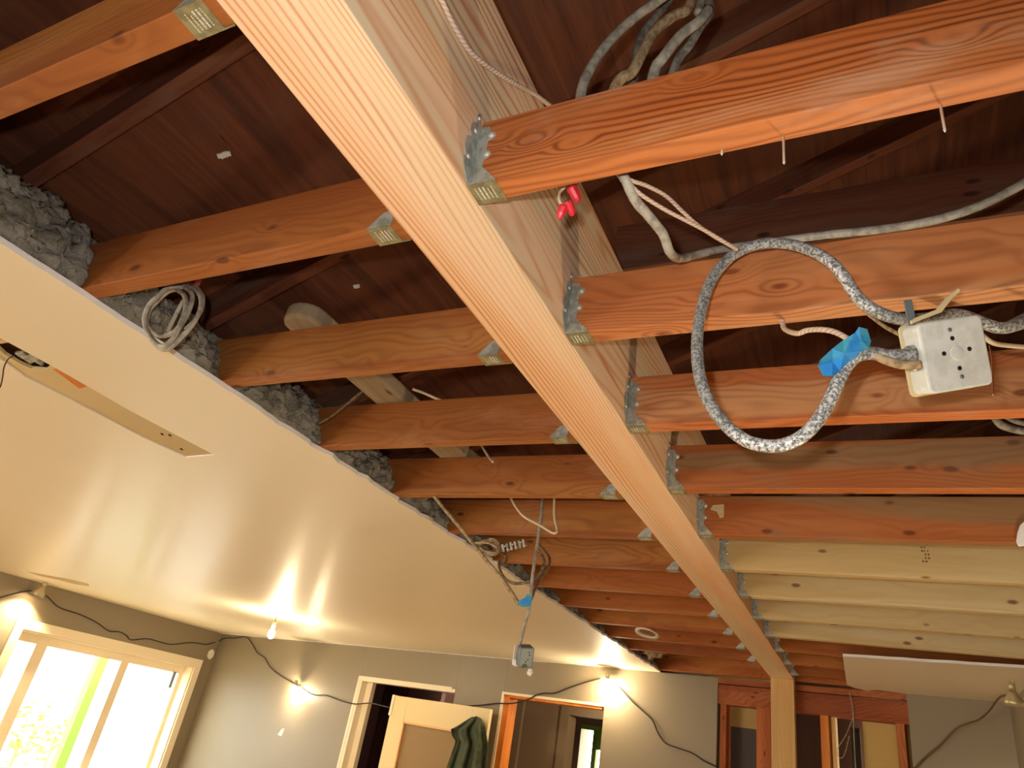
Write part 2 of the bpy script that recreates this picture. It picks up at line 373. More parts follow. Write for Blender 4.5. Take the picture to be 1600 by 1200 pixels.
# left drywall ceiling: outline with a ragged edge along x = XD and the long bare slot
def polyslab(name, outer, holes, z0, z1, mats, loc=(0, 0, 0)):
    bm = bmesh.new(); edges = []
    for loop in [outer]+holes:
        vs = [bm.verts.new((x, y, z0)) for x, y in loop]
        edges += [bm.edges.new((vs[i], vs[(i+1) % len(vs)])) for i in range(len(vs))]
    bmesh.ops.triangle_fill(bm, use_beauty=True, edges=edges)
    for f in bm.faces: f.normal_update()
    ret = bmesh.ops.extrude_face_region(bm, geom=bm.faces[:])
    for v in [g for g in ret['geom'] if isinstance(g, bmesh.types.BMVert)]: v.co.z = z1
    bmesh.ops.recalc_face_normals(bm, faces=bm.faces)
    for f in bm.faces: f.material_index = 1 if abs(f.normal.z) < .5 else 0
    me = bpy.data.meshes.new(name); bm.to_mesh(me); bm.free()
    return link(name, me, mats, None, loc)
def fwall_y(x): return A0.y + UD.y/UD.x*(x-A0.x)
edge = []
y = -2.08; 
while y < fwall_y(XD)-.01:
    jag = random.choice((0, 0, .005, -.009, .012, -.004)) if y > 1.2 else random.uniform(-.0025, .0025)
    edge.append((XD + jag + .004*noise.noise(Vector((y*3, 0, 0))), y)); y += random.uniform(.015, .05)
edge.append((XD, fwall_y(XD)))
slot = [(-1.925, .50), (-1.925, .92), (-1.941, 1.16), (-1.931, 1.497), (-2.080, 1.507), (-2.103, 1.336), (-2.100, 1.08), (-2.105, .94), (-2.05, .81), (-2.04, .50)]
ce = polyslab('ceiling', edge + [(-7.42, fwall_y(-7.42)), (-7.42, -2.08)], [slot], TOP, H, [M['ceil'], M['gypsum']])
struct(ce)
# patch recessed in the slot, with the broken hole in it
hole = [(-1.999, .79), (-1.935, .79), (-1.930, .84), (-1.932, .908), (-1.985, .924), (-2.029, .91), (-2.036, .881), (-2.028, .835)]
pt = polyslab('ceiling_patch', slot, [hole], TOP+.004, TOP+.0125, [M['oldpatch'], M['oldpatch']])
mb = MB(); mb.prism([(-1.926, .925, TOP+.0045), (-1.953, .925, TOP+.0045), (-1.965, .97, TOP+.0045), (-1.99, 1.03, TOP+.0045), (-1.932, 1.02, TOP+.0045)], (0, 0, -.0015)); mb.done('exposed_lath', M['stud_orange'], pt)
mb = MB(); mb.prism([(-1.926, .51, TOP+.0045), (-1.926, .77, TOP+.0045), (-1.96, .78, TOP+.0045), (-1.95, .51, TOP+.0045)], (0, 0, -.0015)); mb.done('exposed_lath', M['stud_orange'], pt)
tag(pt, 'long bare plaster strip where an old partition met the cream ceiling', 'ceiling patch')
for hx, hy in ((-2.00, 1.335), (-1.975, 1.345), (-2.04, 1.45)):
    mb = MB(); mb.box((hx-.004, hy-.008, TOP+.003), (hx+.004, hy+.008, TOP+.0045), rot=Matrix.Rotation(.6, 3, 'Z'))
    mb.done('screw_hole', M['dark'], pt)

# right drywall ceiling remnant
rc = []
for i in range(13):
    t_ = i/12; x = -.148 + t_*.83; rc.append((x, 4.185 - .155*t_ + random.uniform(-.006, .006)))
back = [(.68, 5.2)] + [(.3, fwall_y(.3)-.0), (.17, fwall_y(.17))] + [(.0, 5.27), (-.06, 5.36), (-.13, 5.30), (-.17, 5.20)]
o = polyslab('ceiling_right', rc + back, [], TOP-.0, H, [M['ceil_r'], M['gypsum']]); struct(o)

# ------------------------------------------------------------------ attic above
m_ = .423; RZ = 3.47
th = math.atan(m_)
mb = MB()
v = [(-2.42, -2.2), (1.4, -2.2), (1.4, 6.2), (-2.42, 6.2)]
a = [mb.bm.verts.new((x, y, RZ+.10+m_*x)) for x, y in v]; b = [mb.bm.verts.new((x, y, RZ+.12+m_*x)) for x, y in v]
mb.bm.faces.new(a); mb.bm.faces.new(b[::-1])
for i in range(4): mb.bm.faces.new((a[i], b[i], b[(i+1) % 4], a[(i+1) % 4]))
struct(mb.done('roof_deck', M['deck']))
for i in range(10):
    y = -.05 + .6096*i
    mb = MB(); L = 3.5/math.cos(th)
    mb.box((0, 0, 0), (L, .038, .0895))
    o = mb.done('rafter', M['attic'], None, (-2.1, y, RZ-2.1*m_ + .004), bevel=.002); o.rotation_euler = (0, -th, 0)
    where = ['nearest the camera', 'second from the camera', 'third from the camera', 'fourth from the camera', 'fifth from the camera', 'sixth from the camera', 'seventh from the camera', 'eighth from the camera', 'ninth from the camera', 'last before the far wall'][i]
    tag(o, 'sloping dark brown attic rafter under the plywood roof, '+where, 'rafter', 'rafters under the roof')
mb = MB(); mb.box((-2.5, 5.9, H+.02), (1.4, 6.0, 4.3)); mb.box((-2.5, -2.2, H+.02), (1.4, -2.1, 4.3)); mb.box((-2.5, -2.2, H+.001), (-2.40, 6.0, 2.62)); struct(mb.done('attic_light_block_wall', M['deck']))  # unseen end and eave walls, added to keep daylight out of the attic
mb = MB(); mb.box((.685, -2.2, H+.001), (.80, 6.2, 4.0)); struct(mb.done('attic_light_block_side', M['deck']))  # unseen side wall, added to keep the attic dark
# cross board between the first joists on the right
mb = MB(); mb.box((0, 0, 0), (1.28, .038, .165))
o = mb.done('attic_cross_board', M['attic'], None, (-.60, 1.5, 2.965), bevel=.002)
tag(o, 'horizontal dusty brown attic board with whitish runs, seen above second joist right of beam', 'board')
mb = MB(); mb.box((0, 0, 0), (.60, .038, .14))
o = mb.done('attic_tie_board', M['attic'], None, (-.58, .62, 3.02), bevel=.002)
tag(o, 'short dark attic tie board near the top edge of the picture, beside the beam', 'board')
# loose dusty board lying over the left joists
mb = MB(); 
mb.prism([(.055*math.cos(a), .05+.05*math.sin(a), 0) for a in [math.radians(180+20*k) for k in range(10)]] + [(.055, 1.15, 0), (-.055, 1.15, 0)], (0, 0, .045))
o = mb.done('loose_board', M['attic_grey'], None, (-1.235, 1.02, H+JH+.0), bevel=.008); o.rotation_euler = (0, 0, math.radians(1.5))
tag(o, 'loose dusty grey board with rounded end lying across the left joists', 'board')
# small metal plywood clips along the seam
for (px, py), lb in (((346, 243), 'left of a touching pair'), ((354, 240), 'right of a touching pair'), ((557, 447), 'alone between second and third left joists')):
    d = ray(px, py); z0 = RZ+.10; t_ = (z0-CZ)/(d.z-m_*d.x); p = C0+d*t_
    mb = MB(); mb.box((-.010, -.007, -.003), (.010, .007, .001)); mb.box((-.002, -.009, -.004), (.002, .009, 0))
    o = mb.done('plywood_clip', M['print'], None, p); o.rotation_euler = (0, -th, .5)
    tag(o, 'tiny pale metal plywood clip on the roof, '+lb, 'clip', 'plywood clips on the roof')

# ------------------------------------------------------------------ beam, post
mb = MB(); mb.box((0, 0, 0), (XR-XL, 6.05, .3665))
o = mb.done('support_beam', M['beam'], None, (XL, -.62, H), bevel=.0025)
o.location.y = -.60
tag(o, 'large new pale fir beam running diagonally through the whole ceiling', 'beam')
pb_u, _ = onwall(1225, 1070, .0)
mb = MB(); mb.box((0, 0, 0), (.145, .10, H))
o = mb.done('support_post', M['post'], None, (XL+.004, 5.325, 0), bevel=.003)
tag(o, 'pale new wooden post standing under the far end of the beam', 'post')

# ------------------------------------------------------------------ joists
def knots_nails(parent, pts):
    pass
ordn = ['first', 'second', 'third', 'fourth', 'fifth', 'sixth', 'seventh', 'eighth', 'ninth', 'tenth', 'eleventh', 'twelfth']
RY = [.6238+S*k for k in range(12)]; LY = [.6691+S*(k-1) for k in range(13)]
rdesc = {0: 'orange fir joist with cathedral grain and nails poking down', 1: 'tan fir joist with small knots behind the looped cable', 2: 'orange joist with swirling knot behind the junction box',
         3: 'weathered brown joist with grey stains', 4: 'brown joist with a pale patch at its hanger', 5: 'pale new pine joist with an ink stamp', 6: 'pale pine joist with several small knots',
         7: 'pale pine joist, plain and narrow looking', 8: 'last pale pine joist before the dark ones', 9: 'dark red joist bordering the drywall remnant', 10: 'dark red joist running behind the drywall remnant', 11: 'dark red joist right at the stud wall'}
rmat = ['joist1', 'joistR', 'joistR', 'joistG', 'joistG', 'pine', 'pine', 'pine', 'pine', 'joistD', 'joistD', 'joistD']
for k, y in enumerate(RY):
    x1 = .68
    if k == 11: x1 = .55
    mb = MB(); mb.box((0, 0, 0), (x1-XR-.001, JW, JH))
    o = mb.done('ceiling_joist', M[rmat[k]], None, (XR+.0005, y, H), bevel=.002)
    tag(o, rdesc[k]+', %s right of the beam' % ordn[k], 'joist', 'joists right of the beam')
    if k in (1,): pass
ldesc = ['golden brown joist crossing the top left corner', 'amber joist with knots on its lower edge, above the wire coil', 'reddish joist above the start of the loose board', 'red brown joist with a cable crossing its left end',
         'red joist with insulation tufts on top', 'red joist behind the thin hanging white wires', 'orange red joist above the tangled wires', 'orange red joist behind the hanging cable loop', 'dark orange joist with one black knot', 'dark orange joist in front of the metal ring', 'dark orange joist carrying the metal ring', 'dark orange joist next to last before the far wall', 'last dark orange joist against the far wall']
for k, y in enumerate(LY):
    if k == 12: continue
    x0 = -2.1
    mb = MB(); mb.box((0, 0, 0), (XL-x0-.0005, JW, JH))
    o = mb.done('ceiling_joist', M['joist'] if k < 7 else M['joistD'], None, (x0, y, H), bevel=.002)
    tag(o, ldesc[k]+', left of the beam', 'joist', 'joists left of the beam')

for xa, xb, lb in ((-2.1, XL, 'dark rim joist lying along the far wall top, left of the beam'), (XR, .68, 'dark rim joist lying along the far wall top, right of the beam')):
    mb = MB(); vs_ = []
    f_ = lambda x, dd_: (x, fwall_y(x)-dd_)
    mb.prism([(*f_(xa+.0005, .045), H), (*f_(xb-.0005, .045), H), (*f_(xb-.0005, .006), H), (*f_(xa+.0005, .006), H)], (0, 0, JH))
    tag(mb.done('rim_joist', M['joistD'], None, bevel=.002), lb, 'joist')
# ------------------------------------------------------------------ joist hangers (origin: beam face, near lower joist edge; extends along +x)
t1 = .0013
def nail(parent, p, n, r=.0055):
    mb = MB(); mb.lathe([(0.0001, -.001), (r*.9, -.0005), (r, .0012), (r*.6, .0024), (.0001, .0027)], 10, axis=n, at=p)
    return mb.done('nail', M['nail'], parent)
def make_hanger(side, off, fl_near=True):
    e = empty('joist_hanger')
    sx = side
    def X(x): return sx*x
    mb = MB(); a, b = sorted((X(off), X(off+.048)))
    mb.box((a, -t1, -t1), (b, JW+t1, 0)); mb.box(tuple([sorted((X(0), X(off+.004)))[0], JW-.001, -t1]), tuple([sorted((X(0), X(off+.004)))[1], JW+t1, 0]))
    mb.done('seat', M['galv_seat'], e)
    prof = [(0, 0), (.048, 0), (.046, .003), (.022, .030), (.019, .036), (.020, .048), (.027, .052), (.030, .058), (.027, .064), (.020, .067), (.019, .088), (.027, .091), (.031, .097), (.028, .104), (.021, .107), (.016, .118), (.004, .121), (0, .118)]
    sfl0 = ff0 = None
    for yy in (-t1, JW):
        mb = MB(); mb.prism([(X(x+off*(.0 if z > .03 else 1)), yy, z) for x, z in prof], (0, t1, 0)); sfl = mb.done('side_flange', M['galv'], e)
        sfl0 = sfl if yy < 0 else sfl0
    face = [(0, .002), (-.018, .020), (-.027, .034), (-.022, .042), (-.030, .052), (-.030, .074), (-.021, .082), (-.026, .092), (-.026, .108), (-.016, .114), (-.018, .132), (-.012, .140), (-.006, .128), (0, .112)]
    for s_, y0 in ((1, 0), (-1, JW)):
        mb = MB(); mb.prism([(X(.0003), y0+s_*yy, z) for yy, z in face], (X(t1), 0, 0)); ff = mb.done('face_flange', M['galv'], e)
        ff0 = ff if s_ == 1 else ff0
    nn = Vector((0, -1, 0))
    nail(sfl0, (X(.023), -t1, .058), nn); nail(sfl0, (X(.023), -t1, .098), nn)
    nx = Vector((sx, 0, 0))
    nail(ff0, (X(t1), -.016, .045), nx, .004); nail(ff0, (X(t1), -.014, .100), nx, .004); nail(ff0, (X(t1), -.013, .128), nx, .003)
    # stamped lettering rows on the seat, too small to read
    mb = MB(); rnd = random.Random(3)
    for row in range(5):
        xx = off+.010+row*.0065; yy = .007 + (.004 if row == 3 else 0)
        while yy < JW-.008:
            l = rnd.uniform(.0008, .0026)
            h = .0011 if row in (1, 2) else .0006
            a, b = sorted((X(xx-h), X(xx+h)))
            mb.box((a, yy, -t1-.0002), (b, yy+l, -t1)); yy += l+rnd.choice((.0005, .0006, .0012))
    mb.done('stamped_print', M['print'], e)
    return e
def copy_tree(o, parent=None):
    c = o.copy(); COL.objects.link(c)
    if parent: c.parent = parent
    for ch in list(o.children): copy_tree(ch, c)
    return c
hr = make_hanger(1, .0005); hl = make_hanger(-1, .016)
for k, y in enumerate(RY[:12]):
    o = hr if k == 0 else copy_tree(hr); o.location = (XR+.0004, y, H)
    tag(o, 'galvanized joist hanger on the right face of the beam holding the %s joist' % ordn[k], 'joist hanger', 'hangers right of the beam')
for k, y in enumerate(LY[:12]):
    o = hl if k == 0 else copy_tree(hl); o.location = (XL-.0004, y, H)
    tag(o, 'galvanized joist hanger on the left edge of the beam holding the %s joist' % ordn[k], 'joist hanger', 'hangers left of the beam')

# nails poking out under the first right joist
for (px, py), z1, lb in (((1224, 213), .048, 'longer bright nail poking down from the first right joist, near its middle'), ((1470, 168), .045, 'bright nail poking down from the first right joist, nearest the right edge'), ((1128, 240), .010, 'short bent nail stub under the first right joist')):
    p = on('z', H, px, py); p.y = min(p.y, RY[0]+JW-.006); p = on('y', p.y, px, py)
    p.z = H
    mb = MB(); mb.lathe([(.0016, .01), (.0016, -z1+.005), (.0019, -z1+.004), (.0001, -z1)], 8); o = mb.done('nail', M['nail'], None, p)
    o.name = 'protruding_nail'; tag(o, lb, 'nail')

jp = [c for c in COL.objects if c.name.startswith('ceiling_joist')][4]
q1, q2 = on('y', RY[4], 1108, 790), on('y', RY[4], 1131, 800)
mb = MB(); mb.prism([(q1.x-jp.location.x+.012, -.0006, .100), (q2.x-jp.location.x, -.0006, .104), (q2.x-jp.location.x, -.0006, .060), (q2.x-jp.location.x-.012, -.0006, .056), (q2.x-jp.location.x-.022, -.0006, .078), (q1.x-jp.location.x+.004, -.0006, .085)], (0, .0006, 0))
pp = mb.done('pale_wood_patch', M['pine'], jp); pp['label'] = 'pale unstained patch'
# ink stamp on the pale joist
sp = on('y', RY[5], 1446, 865)
st = [c for c in COL.objects if c.name.startswith('ceiling_joist')][5]
mb = MB(); rnd = random.Random(5)
for cidx in range(3):
    for r_ in range(6):
        if rnd.random() < .75: mb.box((sp.x-st.location.x-.012+cidx*.009, -.0006, sp.z-H-.03+r_*.012), (sp.x-st.location.x-.012+cidx*.009+rnd.uniform(.003, .007), 0, sp.z-H-.03+r_*.012+.006))
mb.done('ink_stamp', simple('faded_black_ink', (110, 90, 62), .8), st)

# ------------------------------------------------------------------ insulation
bm = bmesh.new(); NY, NSg = 1000, 84
ys = [-.5 + (fwall_y(XD)-.06+.5)*i/NY for i in range(NY+1)]
grid = []
for y in ys:
    row = []
    thin = max(0, min(1, (y-1.9)/2.2))
    ztop = H + .165*(1-.75*thin) + .03*noise.noise(Vector((y*2.3, 4, 1)))
    if y < .62: ztop += .03
    x0 = XD - .012 + .012*noise.noise(Vector((y*9, 1, 0))) 
    if y < .63: x0 += -.02
    run = .10*(1-.3*thin)
    for j in range(NSg+1):
        s_ = j/NSg
        if s_ < .6:
            q = s_/.6; x = x0 - run*q**1.3 + .02*math.sin(q*3.1); z = H+.001 + (ztop-H)*q
        else:
            q = (s_-.6)/.4; x = x0 - run - q*.32; z = ztop + .02*math.sin(q*5)
        p = Vector((x, y, z)); amp = min(1, s_*12)
        d = Vector((noise.noise(p*17), 0, noise.noise(p*17+Vector((9, 9, 9)))))*.022 + Vector((noise.noise(p*45), noise.noise(p*45+Vector((3, 3, 3))), noise.noise(p*45+Vector((7, 7, 7)))))*.017 + Vector((noise.noise(p*130), 0, noise.noise(p*130+Vector((5, 5, 5)))))*.009
        p += d*amp; p.z = max(p.z, H+.001)
        row.append(bm.verts.new(p))
    grid.append(row)
for i in range(NY):
    for j in range(NSg):
        f = bm.faces.new((grid[i][j], grid[i][j+1], grid[i+1][j+1], grid[i+1][j])); f.smooth = True
bmesh.ops.recalc_face_normals(bm, faces=bm.faces)
me = bpy.data.meshes.new('loose_insulation'); bm.to_mesh(me); bm.free()
o = link('loose_insulation', me, M['insul'])
tag(o, 'grey loose fill insulation heaped behind the torn drywall edge between joists', 'insulation', kind='stuff')
# pale fluff tufts at the far end
def blob(name, c, r, mat, seed=0, sq=(1, 1, 1)):
    bm = bmesh.new(); bmesh.ops.create_icosphere(bm, subdivisions=4, radius=r)
    for v in bm.verts:
        n_ = v.co.normalized(); v.co += n_*r*(.5*noise.noise(v.co*(2.2/r)+Vector((seed, 0, 0))) + .3*noise.noise(v.co*(6/r)+Vector((seed, 5, 0))))
        v.co = Vector((v.co.x*sq[0], v.co.y*sq[1], v.co.z*sq[2]))
    for f in bm.faces: f.smooth = True
    me = bpy.data.meshes.new(name); bm.to_mesh(me); bm.free(); return link(name, me, mat, None, c)
M['fluff'] = simple('pale_insulation_tuft', (176, 160, 122), 1, var=(140, 124, 90), vscale=40, bumpscale=120, bstr=1)
for px, py, z, r, lb in ((1025, 1027, H-.004, .045, 'pale tuft of insulation hanging at the far end of the torn ceiling edge'),):
    o = blob('insulation_tuft', on('z', z, px, py)+Vector((-.02, 0, .03)), r, M['fluff'], 3, (1.4, .9, .8)); tag(o, lb, 'insulation')

# ------------------------------------------------------------------ cables
def T_(name, pts, r, mat, label, cat, group=None, **kw):
    o = tube(name, pts, r, M[mat], **kw); return tag(o, label, cat, group)
# cloth wire on the beam's right face
xx = XR+.006
T_('cloth_wire', [on('x', xx, 672, -30), on('x', xx, 690, 0), on('x', xx, 705, 32), on('x', xx, 722, 62), on('x', xx, 738, 84), on('x', xx+.004, 765, 106), on('x', xx+.01, 800, 128), on('x', xx+.012, 830, 144), on('x', xx+.012, 853, 160), on('x', xx+.012, 872, 176)], .0042, 'cloth', 'twisted tan cloth covered wire against the right face of the beam', 'wire')
# bundle above first right joist
yb = RY[0]+JW+.012
def Y(y, *q): return [on('y', y_, px, py) for px, py, y_ in q]
def yy(lst): return [on('y', y_, px, py) for px, py, y_ in lst]
B = [
 ([(905, 200, .70), (908, 145, .70), (922, 108, .71), (948, 70, .72), (985, 33, .73), (1030, 0, .74), (1062, -22, .76)], .0085, 'cable', 'leftmost grey cable of the bundle, arching high above the first right joist'),
 ([(985, 190, .76), (990, 120, .77), (1000, 62, .78), (1022, 30, .79), (1046, 0, .80), (1058, -20, .81)], .0078, 'cable_dk', 'darker thin cable behind the bundle, between the two lightest cables'),
 ([(940, 190, .70), (966, 128, .70), (988, 112, .71), (1006, 78, .72), (1024, 48, .73), (1052, 25, .74), (1072, 16, .75), (1084, -6, .76)], .0090, 'cable_tan', 'beige bent cable in the middle of the bundle'),
 ([(1010, 180, .72), (1022, 112, .72), (1036, 90, .72), (1064, 55, .73), (1090, 35, .74), (1108, 15, .75)], .0088, 'cable', 'bluish grey cable of the bundle ending in a blunt tip'),
 ([(1035, 175, .76), (1056, 100, .76), (1078, 70, .76), (1094, 42, .765), (1110, 18, .77), (1104, -10, .78)], .0075, 'cable_dk', 'rightmost dull cable of the bundle'),
 ([(1090, 20, .77), (1096, 0, .78), (1100, -15, .79)], .007, 'cable', 'short cable end at the top right of the bundle'),
]
for pts, r, mt, lb in B: T_('electrical_cable', yy(pts), r, mt, lb, 'cable', 'cable bundle above first right joist', jitter=.03)
# grey cable from the first joist to the second and off right
T_('electrical_cable', yy([(960, 255, .70), (978, 282, .71), (992, 312, .74), (1016, 340, .78), (1036, 366, .82), (1046, 392, .86), (1058, 403, .93), (1075, 402, .985), (1105, 394, 1.02), (1150, 386, 1.06), (1220, 376, 1.075), (1300, 366, 1.085), (1380, 358, 1.09), (1460, 344, 1.09), (1530, 322, 1.09), (1590, 292, 1.09), (1640, 260, 1.09)]), .0076, 'cable', 'long grey cable bending sharply, then running along the top of second right joist', 'cable', jitter=.05)
T_('twin_wire', yy([(960, 262, .70), (982, 280, .71), (1010, 290, .74), (1040, 306, .78), (1066, 330, .82), (1088, 350, .86), (1120, 372, .90), (1152, 388, .93)]), .0032, 'cloth', 'upper one of two thin pinkish wires running to the looped cable', 'wire', 'thin wires to the looped cable')
T_('twin_wire', yy([(960, 266, .70), (980, 284, .71), (1003, 305, .74), (1040, 328, .78), (1075, 346, .82), (1105, 362, .86), (1135, 380, .90), (1152, 390, .93)]), .0032, 'cloth', 'lower one of two thin pinkish wires running to the looped cable', 'wire', 'thin wires to the looped cable')
# large looped armoured cable
bxp = [(1600, 505, 1.12), (1560, 512, 1.10), (1500, 492, 1.075), (1460, 496, 1.045), (1420, 500, 1.01), (1385, 493, .985), (1355, 478, .975), (1335, 458, .97), (1318, 432, .965), (1298, 410, .965), (1270, 393, .97), (1235, 382, .975), (1200, 380, .975), (1165, 388, .97), (1135, 407, .965), (1112, 437, .955), (1098, 475, .945), (1090, 520, .935), (1090, 565, .925), (1098, 605, .92), (1115, 640, .92), (1140, 670, .92), (1172, 691, .92), (1210, 697, .92), (1245, 687, .92), (1272, 664, .92), (1293, 632, .92), (1308, 600, .92), (1322, 572, .92), (1340, 556, .92), (1362, 552, .925), (1390, 556, .93), (1432, 555, .935)]
bx = T_('armoured_cable', yy(bxp), .0092, 'bx', 'thick silvery armoured cable looped in front of the right joists', 'cable', sides=14)
T_('electrical_cable', yy([(1360, 551, .925), (1385, 563, .925), (1410, 570, .93), (1438, 570, .935)]), .0062, 'cable_tan', 'short tan cable entering the junction box below the armoured one', 'cable')
T_('electrical_cable', yy([(1222, 500, 1.05), (1226, 514, 1.04), (1245, 521, 1.0), (1262, 516, .98), (1285, 515, .96), (1305, 519, .95), (1325, 530, .94), (1345, 548, .935)]), .0042, 'cloth', 'thin coppery cloth cable dipping below second joist to the blue tape', 'cable')
T_('electrical_cable', yy([(1330, 470, 1.10), (1375, 505, 1.05), (1400, 520, 1.0), (1425, 532, .98)]), .003, 'cable_tan', 'thin tan wire passing behind the junction box upper corner', 'wire')
T_('electrical_cable', yy([(1530, 520, 1.0), (1550, 535, 1.02), (1575, 540, 1.05), (1640, 545, 1.1)]), .0035, 'wire_white', 'thin cream wire leaving right side of the junction box', 'wire')
T_('electrical_cable', yy([(1530, 500, 1.1), (1560, 514, 1.13), (1590, 502, 1.15), (1650, 470, 1.17)]), .008, 'cable_dk', 'dark cable leaving towards the right edge behind the junction box', 'cable')
T_('copper_wire', yy([(1546, 540, .96), (1550, 560, .955), (1551, 590, .95), (1552, 618, .945)]), .0009, 'copper', 'thin bare copper wire hanging beside the junction box', 'wire')
T_('electrical_cable', yy([(1550, 640, 1.55), (1562, 662, 1.57), (1590, 672, 1.6), (1640, 680, 1.6)]), .008, 'cable_dk', 'dim grey cable curve above the fourth right joist at the right edge', 'cable', 'dim cables above the fourth right joist')
T_('electrical_cable', yy([(1560, 640, 1.60), (1580, 655, 1.62), (1610, 664, 1.64), (1640, 668, 1.64)]), .006, 'cable_dk', 'thinner dim cable above the fourth right joist at the right edge', 'cable', 'dim cables above the fourth right joist')
# junction box
def frame_obj(o, p, ex, ey, ez): o.matrix_world = Matrix.Translation(p) @ Matrix((ex, ey, ez)).transposed().to_4x4()
bp_ = dep(1494, 553, .955)
yaw = math.radians(7); pit = math.radians(4); roll = math.radians(8.5)
n_ = (-FW*math.cos(yaw) + RT*math.sin(yaw)); n_ = (n_*math.cos(pit) + UP*math.sin(pit)).normalized()
ex = (RT*math.cos(yaw) + FW*math.sin(yaw)); ex = (ex - n_*ex.dot(n_)).normalized(); ey = n_.cross(ex)
ex, ey = ex*math.cos(roll)+ey*math.sin(roll), ey*math.cos(roll)-ex*math.sin(roll)
def rrect(w, h, r, n=5):
    out = []
    for cx, cy, a0 in ((w-r, h-r, 0), (-w+r, h-r, 90), (-w+r, -h+r, 180), (w-r, -h+r, 270)):
        for k in range(n+1):
            a = math.radians(a0+90*k/n); out.append((cx+r*math.cos(a), cy+r*math.sin(a)))
    return out
jb = empty('junction_box', label='cream white square junction box hanging in front of the third right joist', cat='junction box')
frame_obj(jb, bp_, ex, ey, n_)
mb = MB(); mb.prism([(x, y, -.034) for x, y in rrect(.049, .049, .009)], (0, 0, .034)); bb_ = mb.done('box_body', M['box'], jb, bevel=.003)
mb = MB(); mb.prism([(x, y, -.037) for x, y in rrect(.0525, .0515, .009)], (0, 0, .003)); mb.done('back_plate', M['boxin'], jb, bevel=.001)
for hx, hy, dk in ((-.003, .034, 0), (-.0015, .022, 1), (-.018, .003, 1), (.021, .004, 1), (.001, -.020, 1), (.002, -.032, 0)):
    mb = MB(); mb.lathe([(.0032, .0001), (.0032, .0005), (.0001, .0005)], 14, at=(hx, hy, 0)); mb.done('screw_hole', M['dark'] if dk else M['boxgrey'], bb_)
mb = MB(); mb.lathe([(.0100, .0), (.0100, .0005), (.0094, .0008), (.0001, .0008)], 24, at=(.0015, .001, 0)); mb.done('knockout', M['box'], bb_)
for yo in (.010, -.010):
    mb = MB(); mb.lathe([(.0085, 0), (.0085, .008), (.0068, .009), (.0068, .011)], 14, axis=(-1, 0, 0), at=(-.049, yo+.003, -.017)); mb.done('cable_clamp', M['galv'], jb)
mb = MB(); mb.prism([(-.050, .050, -.012), (-.040, .053, -.012), (-.005, .060, -.010), (.015, .078, -.008), (.026, .085, -.006), (.024, .089, -.006), (.008, .080, -.008), (-.010, .065, -.010), (-.042, .058, -.012), (-.050, .055, -.012)], (0, 0, .004)); mb.done('grounding_strap', M['boxin'], jb)
mb = MB(); mb.box((-.048, .05, -.02), (-.036, .085, -.018)); mb.done('mounting_tab', M['boxgrey'], jb)
# blue tape flag
mbt = MB(); p0 = dep(1318, 556, .93)
outl = [(1282, 562), (1278, 572), (1286, 588), (1300, 588), (1312, 580), (1330, 564), (1345, 548), (1357, 545), (1360, 534), (1354, 514), (1342, 511), (1336, 520), (1318, 532), (1300, 545)]
c_ = dep(1318, 556, .955)
pts = [dep(x, y, .95 + .006*math.sin(i*1.7)) for i, (x, y) in enumerate(outl)]
bm = mbt.bm; cc = [bm.verts.new(dep(1318, 552, .945)), bm.verts.new(dep(1300, 566, .955)), bm.verts.new(dep(1345, 532, .95))]
vs = [bm.verts.new(p) for p in pts]
n = len(vs)
ctr = lambda i: cc[1] if outl[i][0] < 1315 else (cc[2] if outl[i][0] > 1336 else cc[0])
for i in range(n):
    j = (i+1) % n; a, b = ctr(i), ctr(j)
    bm.faces.new((vs[i], vs[j], b) if a is b else (vs[i], vs[j], b, a))
o = mbt.done('masking_tape', M['tape']); sm = o.modifiers.new('thick', 'SOLIDIFY'); sm.thickness = .0012; 
tag(o, 'large folded piece of blue masking tape wrapped on the looped cable near the junction box', 'tape')
# red wire nuts on a short white wire
xw = XR+.030
T_('white_wire', [on('y', .70, 893, 268), on('y', .70, 884, 290), on('y', .695, 875, 300), on('y', .69, 874, 312), on('y', .69, 880, 324)], .0022, 'wire_white', 'short white wire with red wire nuts below the first right joist', 'wire')
def nutcap(p, d, lb, s_=1.0):
    mb = MB(); mb.lathe([(.0065*s_, 0), (.0072*s_, .003), (.0066*s_, .012*s_), (.0052*s_, .017*s_), (.0036*s_, .021*s_), (.0001, .0225*s_)], 8, axis=-d, at=(0, 0, 0), smooth=False)
    o = mb.done('wire_nut', M['red'], None, p, bevel=.0006); tag(o, lb, 'wire nut', 'red wire nuts')
def pix_dir(a, b, d): return (dep(*b, d)-dep(*a, d)).normalized()
dd = .84
nutcap(on('y', .69, 881, 321), pix_dir((872, 346), (881, 321), dd), 'lowest left red wire nut hanging below the first right joist')
nutcap(on('y', .69, 888, 315), pix_dir((897, 343), (888, 315), dd), 'middle red wire nut pointing straight down below the first right joist')
nutcap(on('y', .69, 892, 292), pix_dir((906, 318), (892, 292), dd), 'highest red wire nut of the three, pointing right', 1.15)

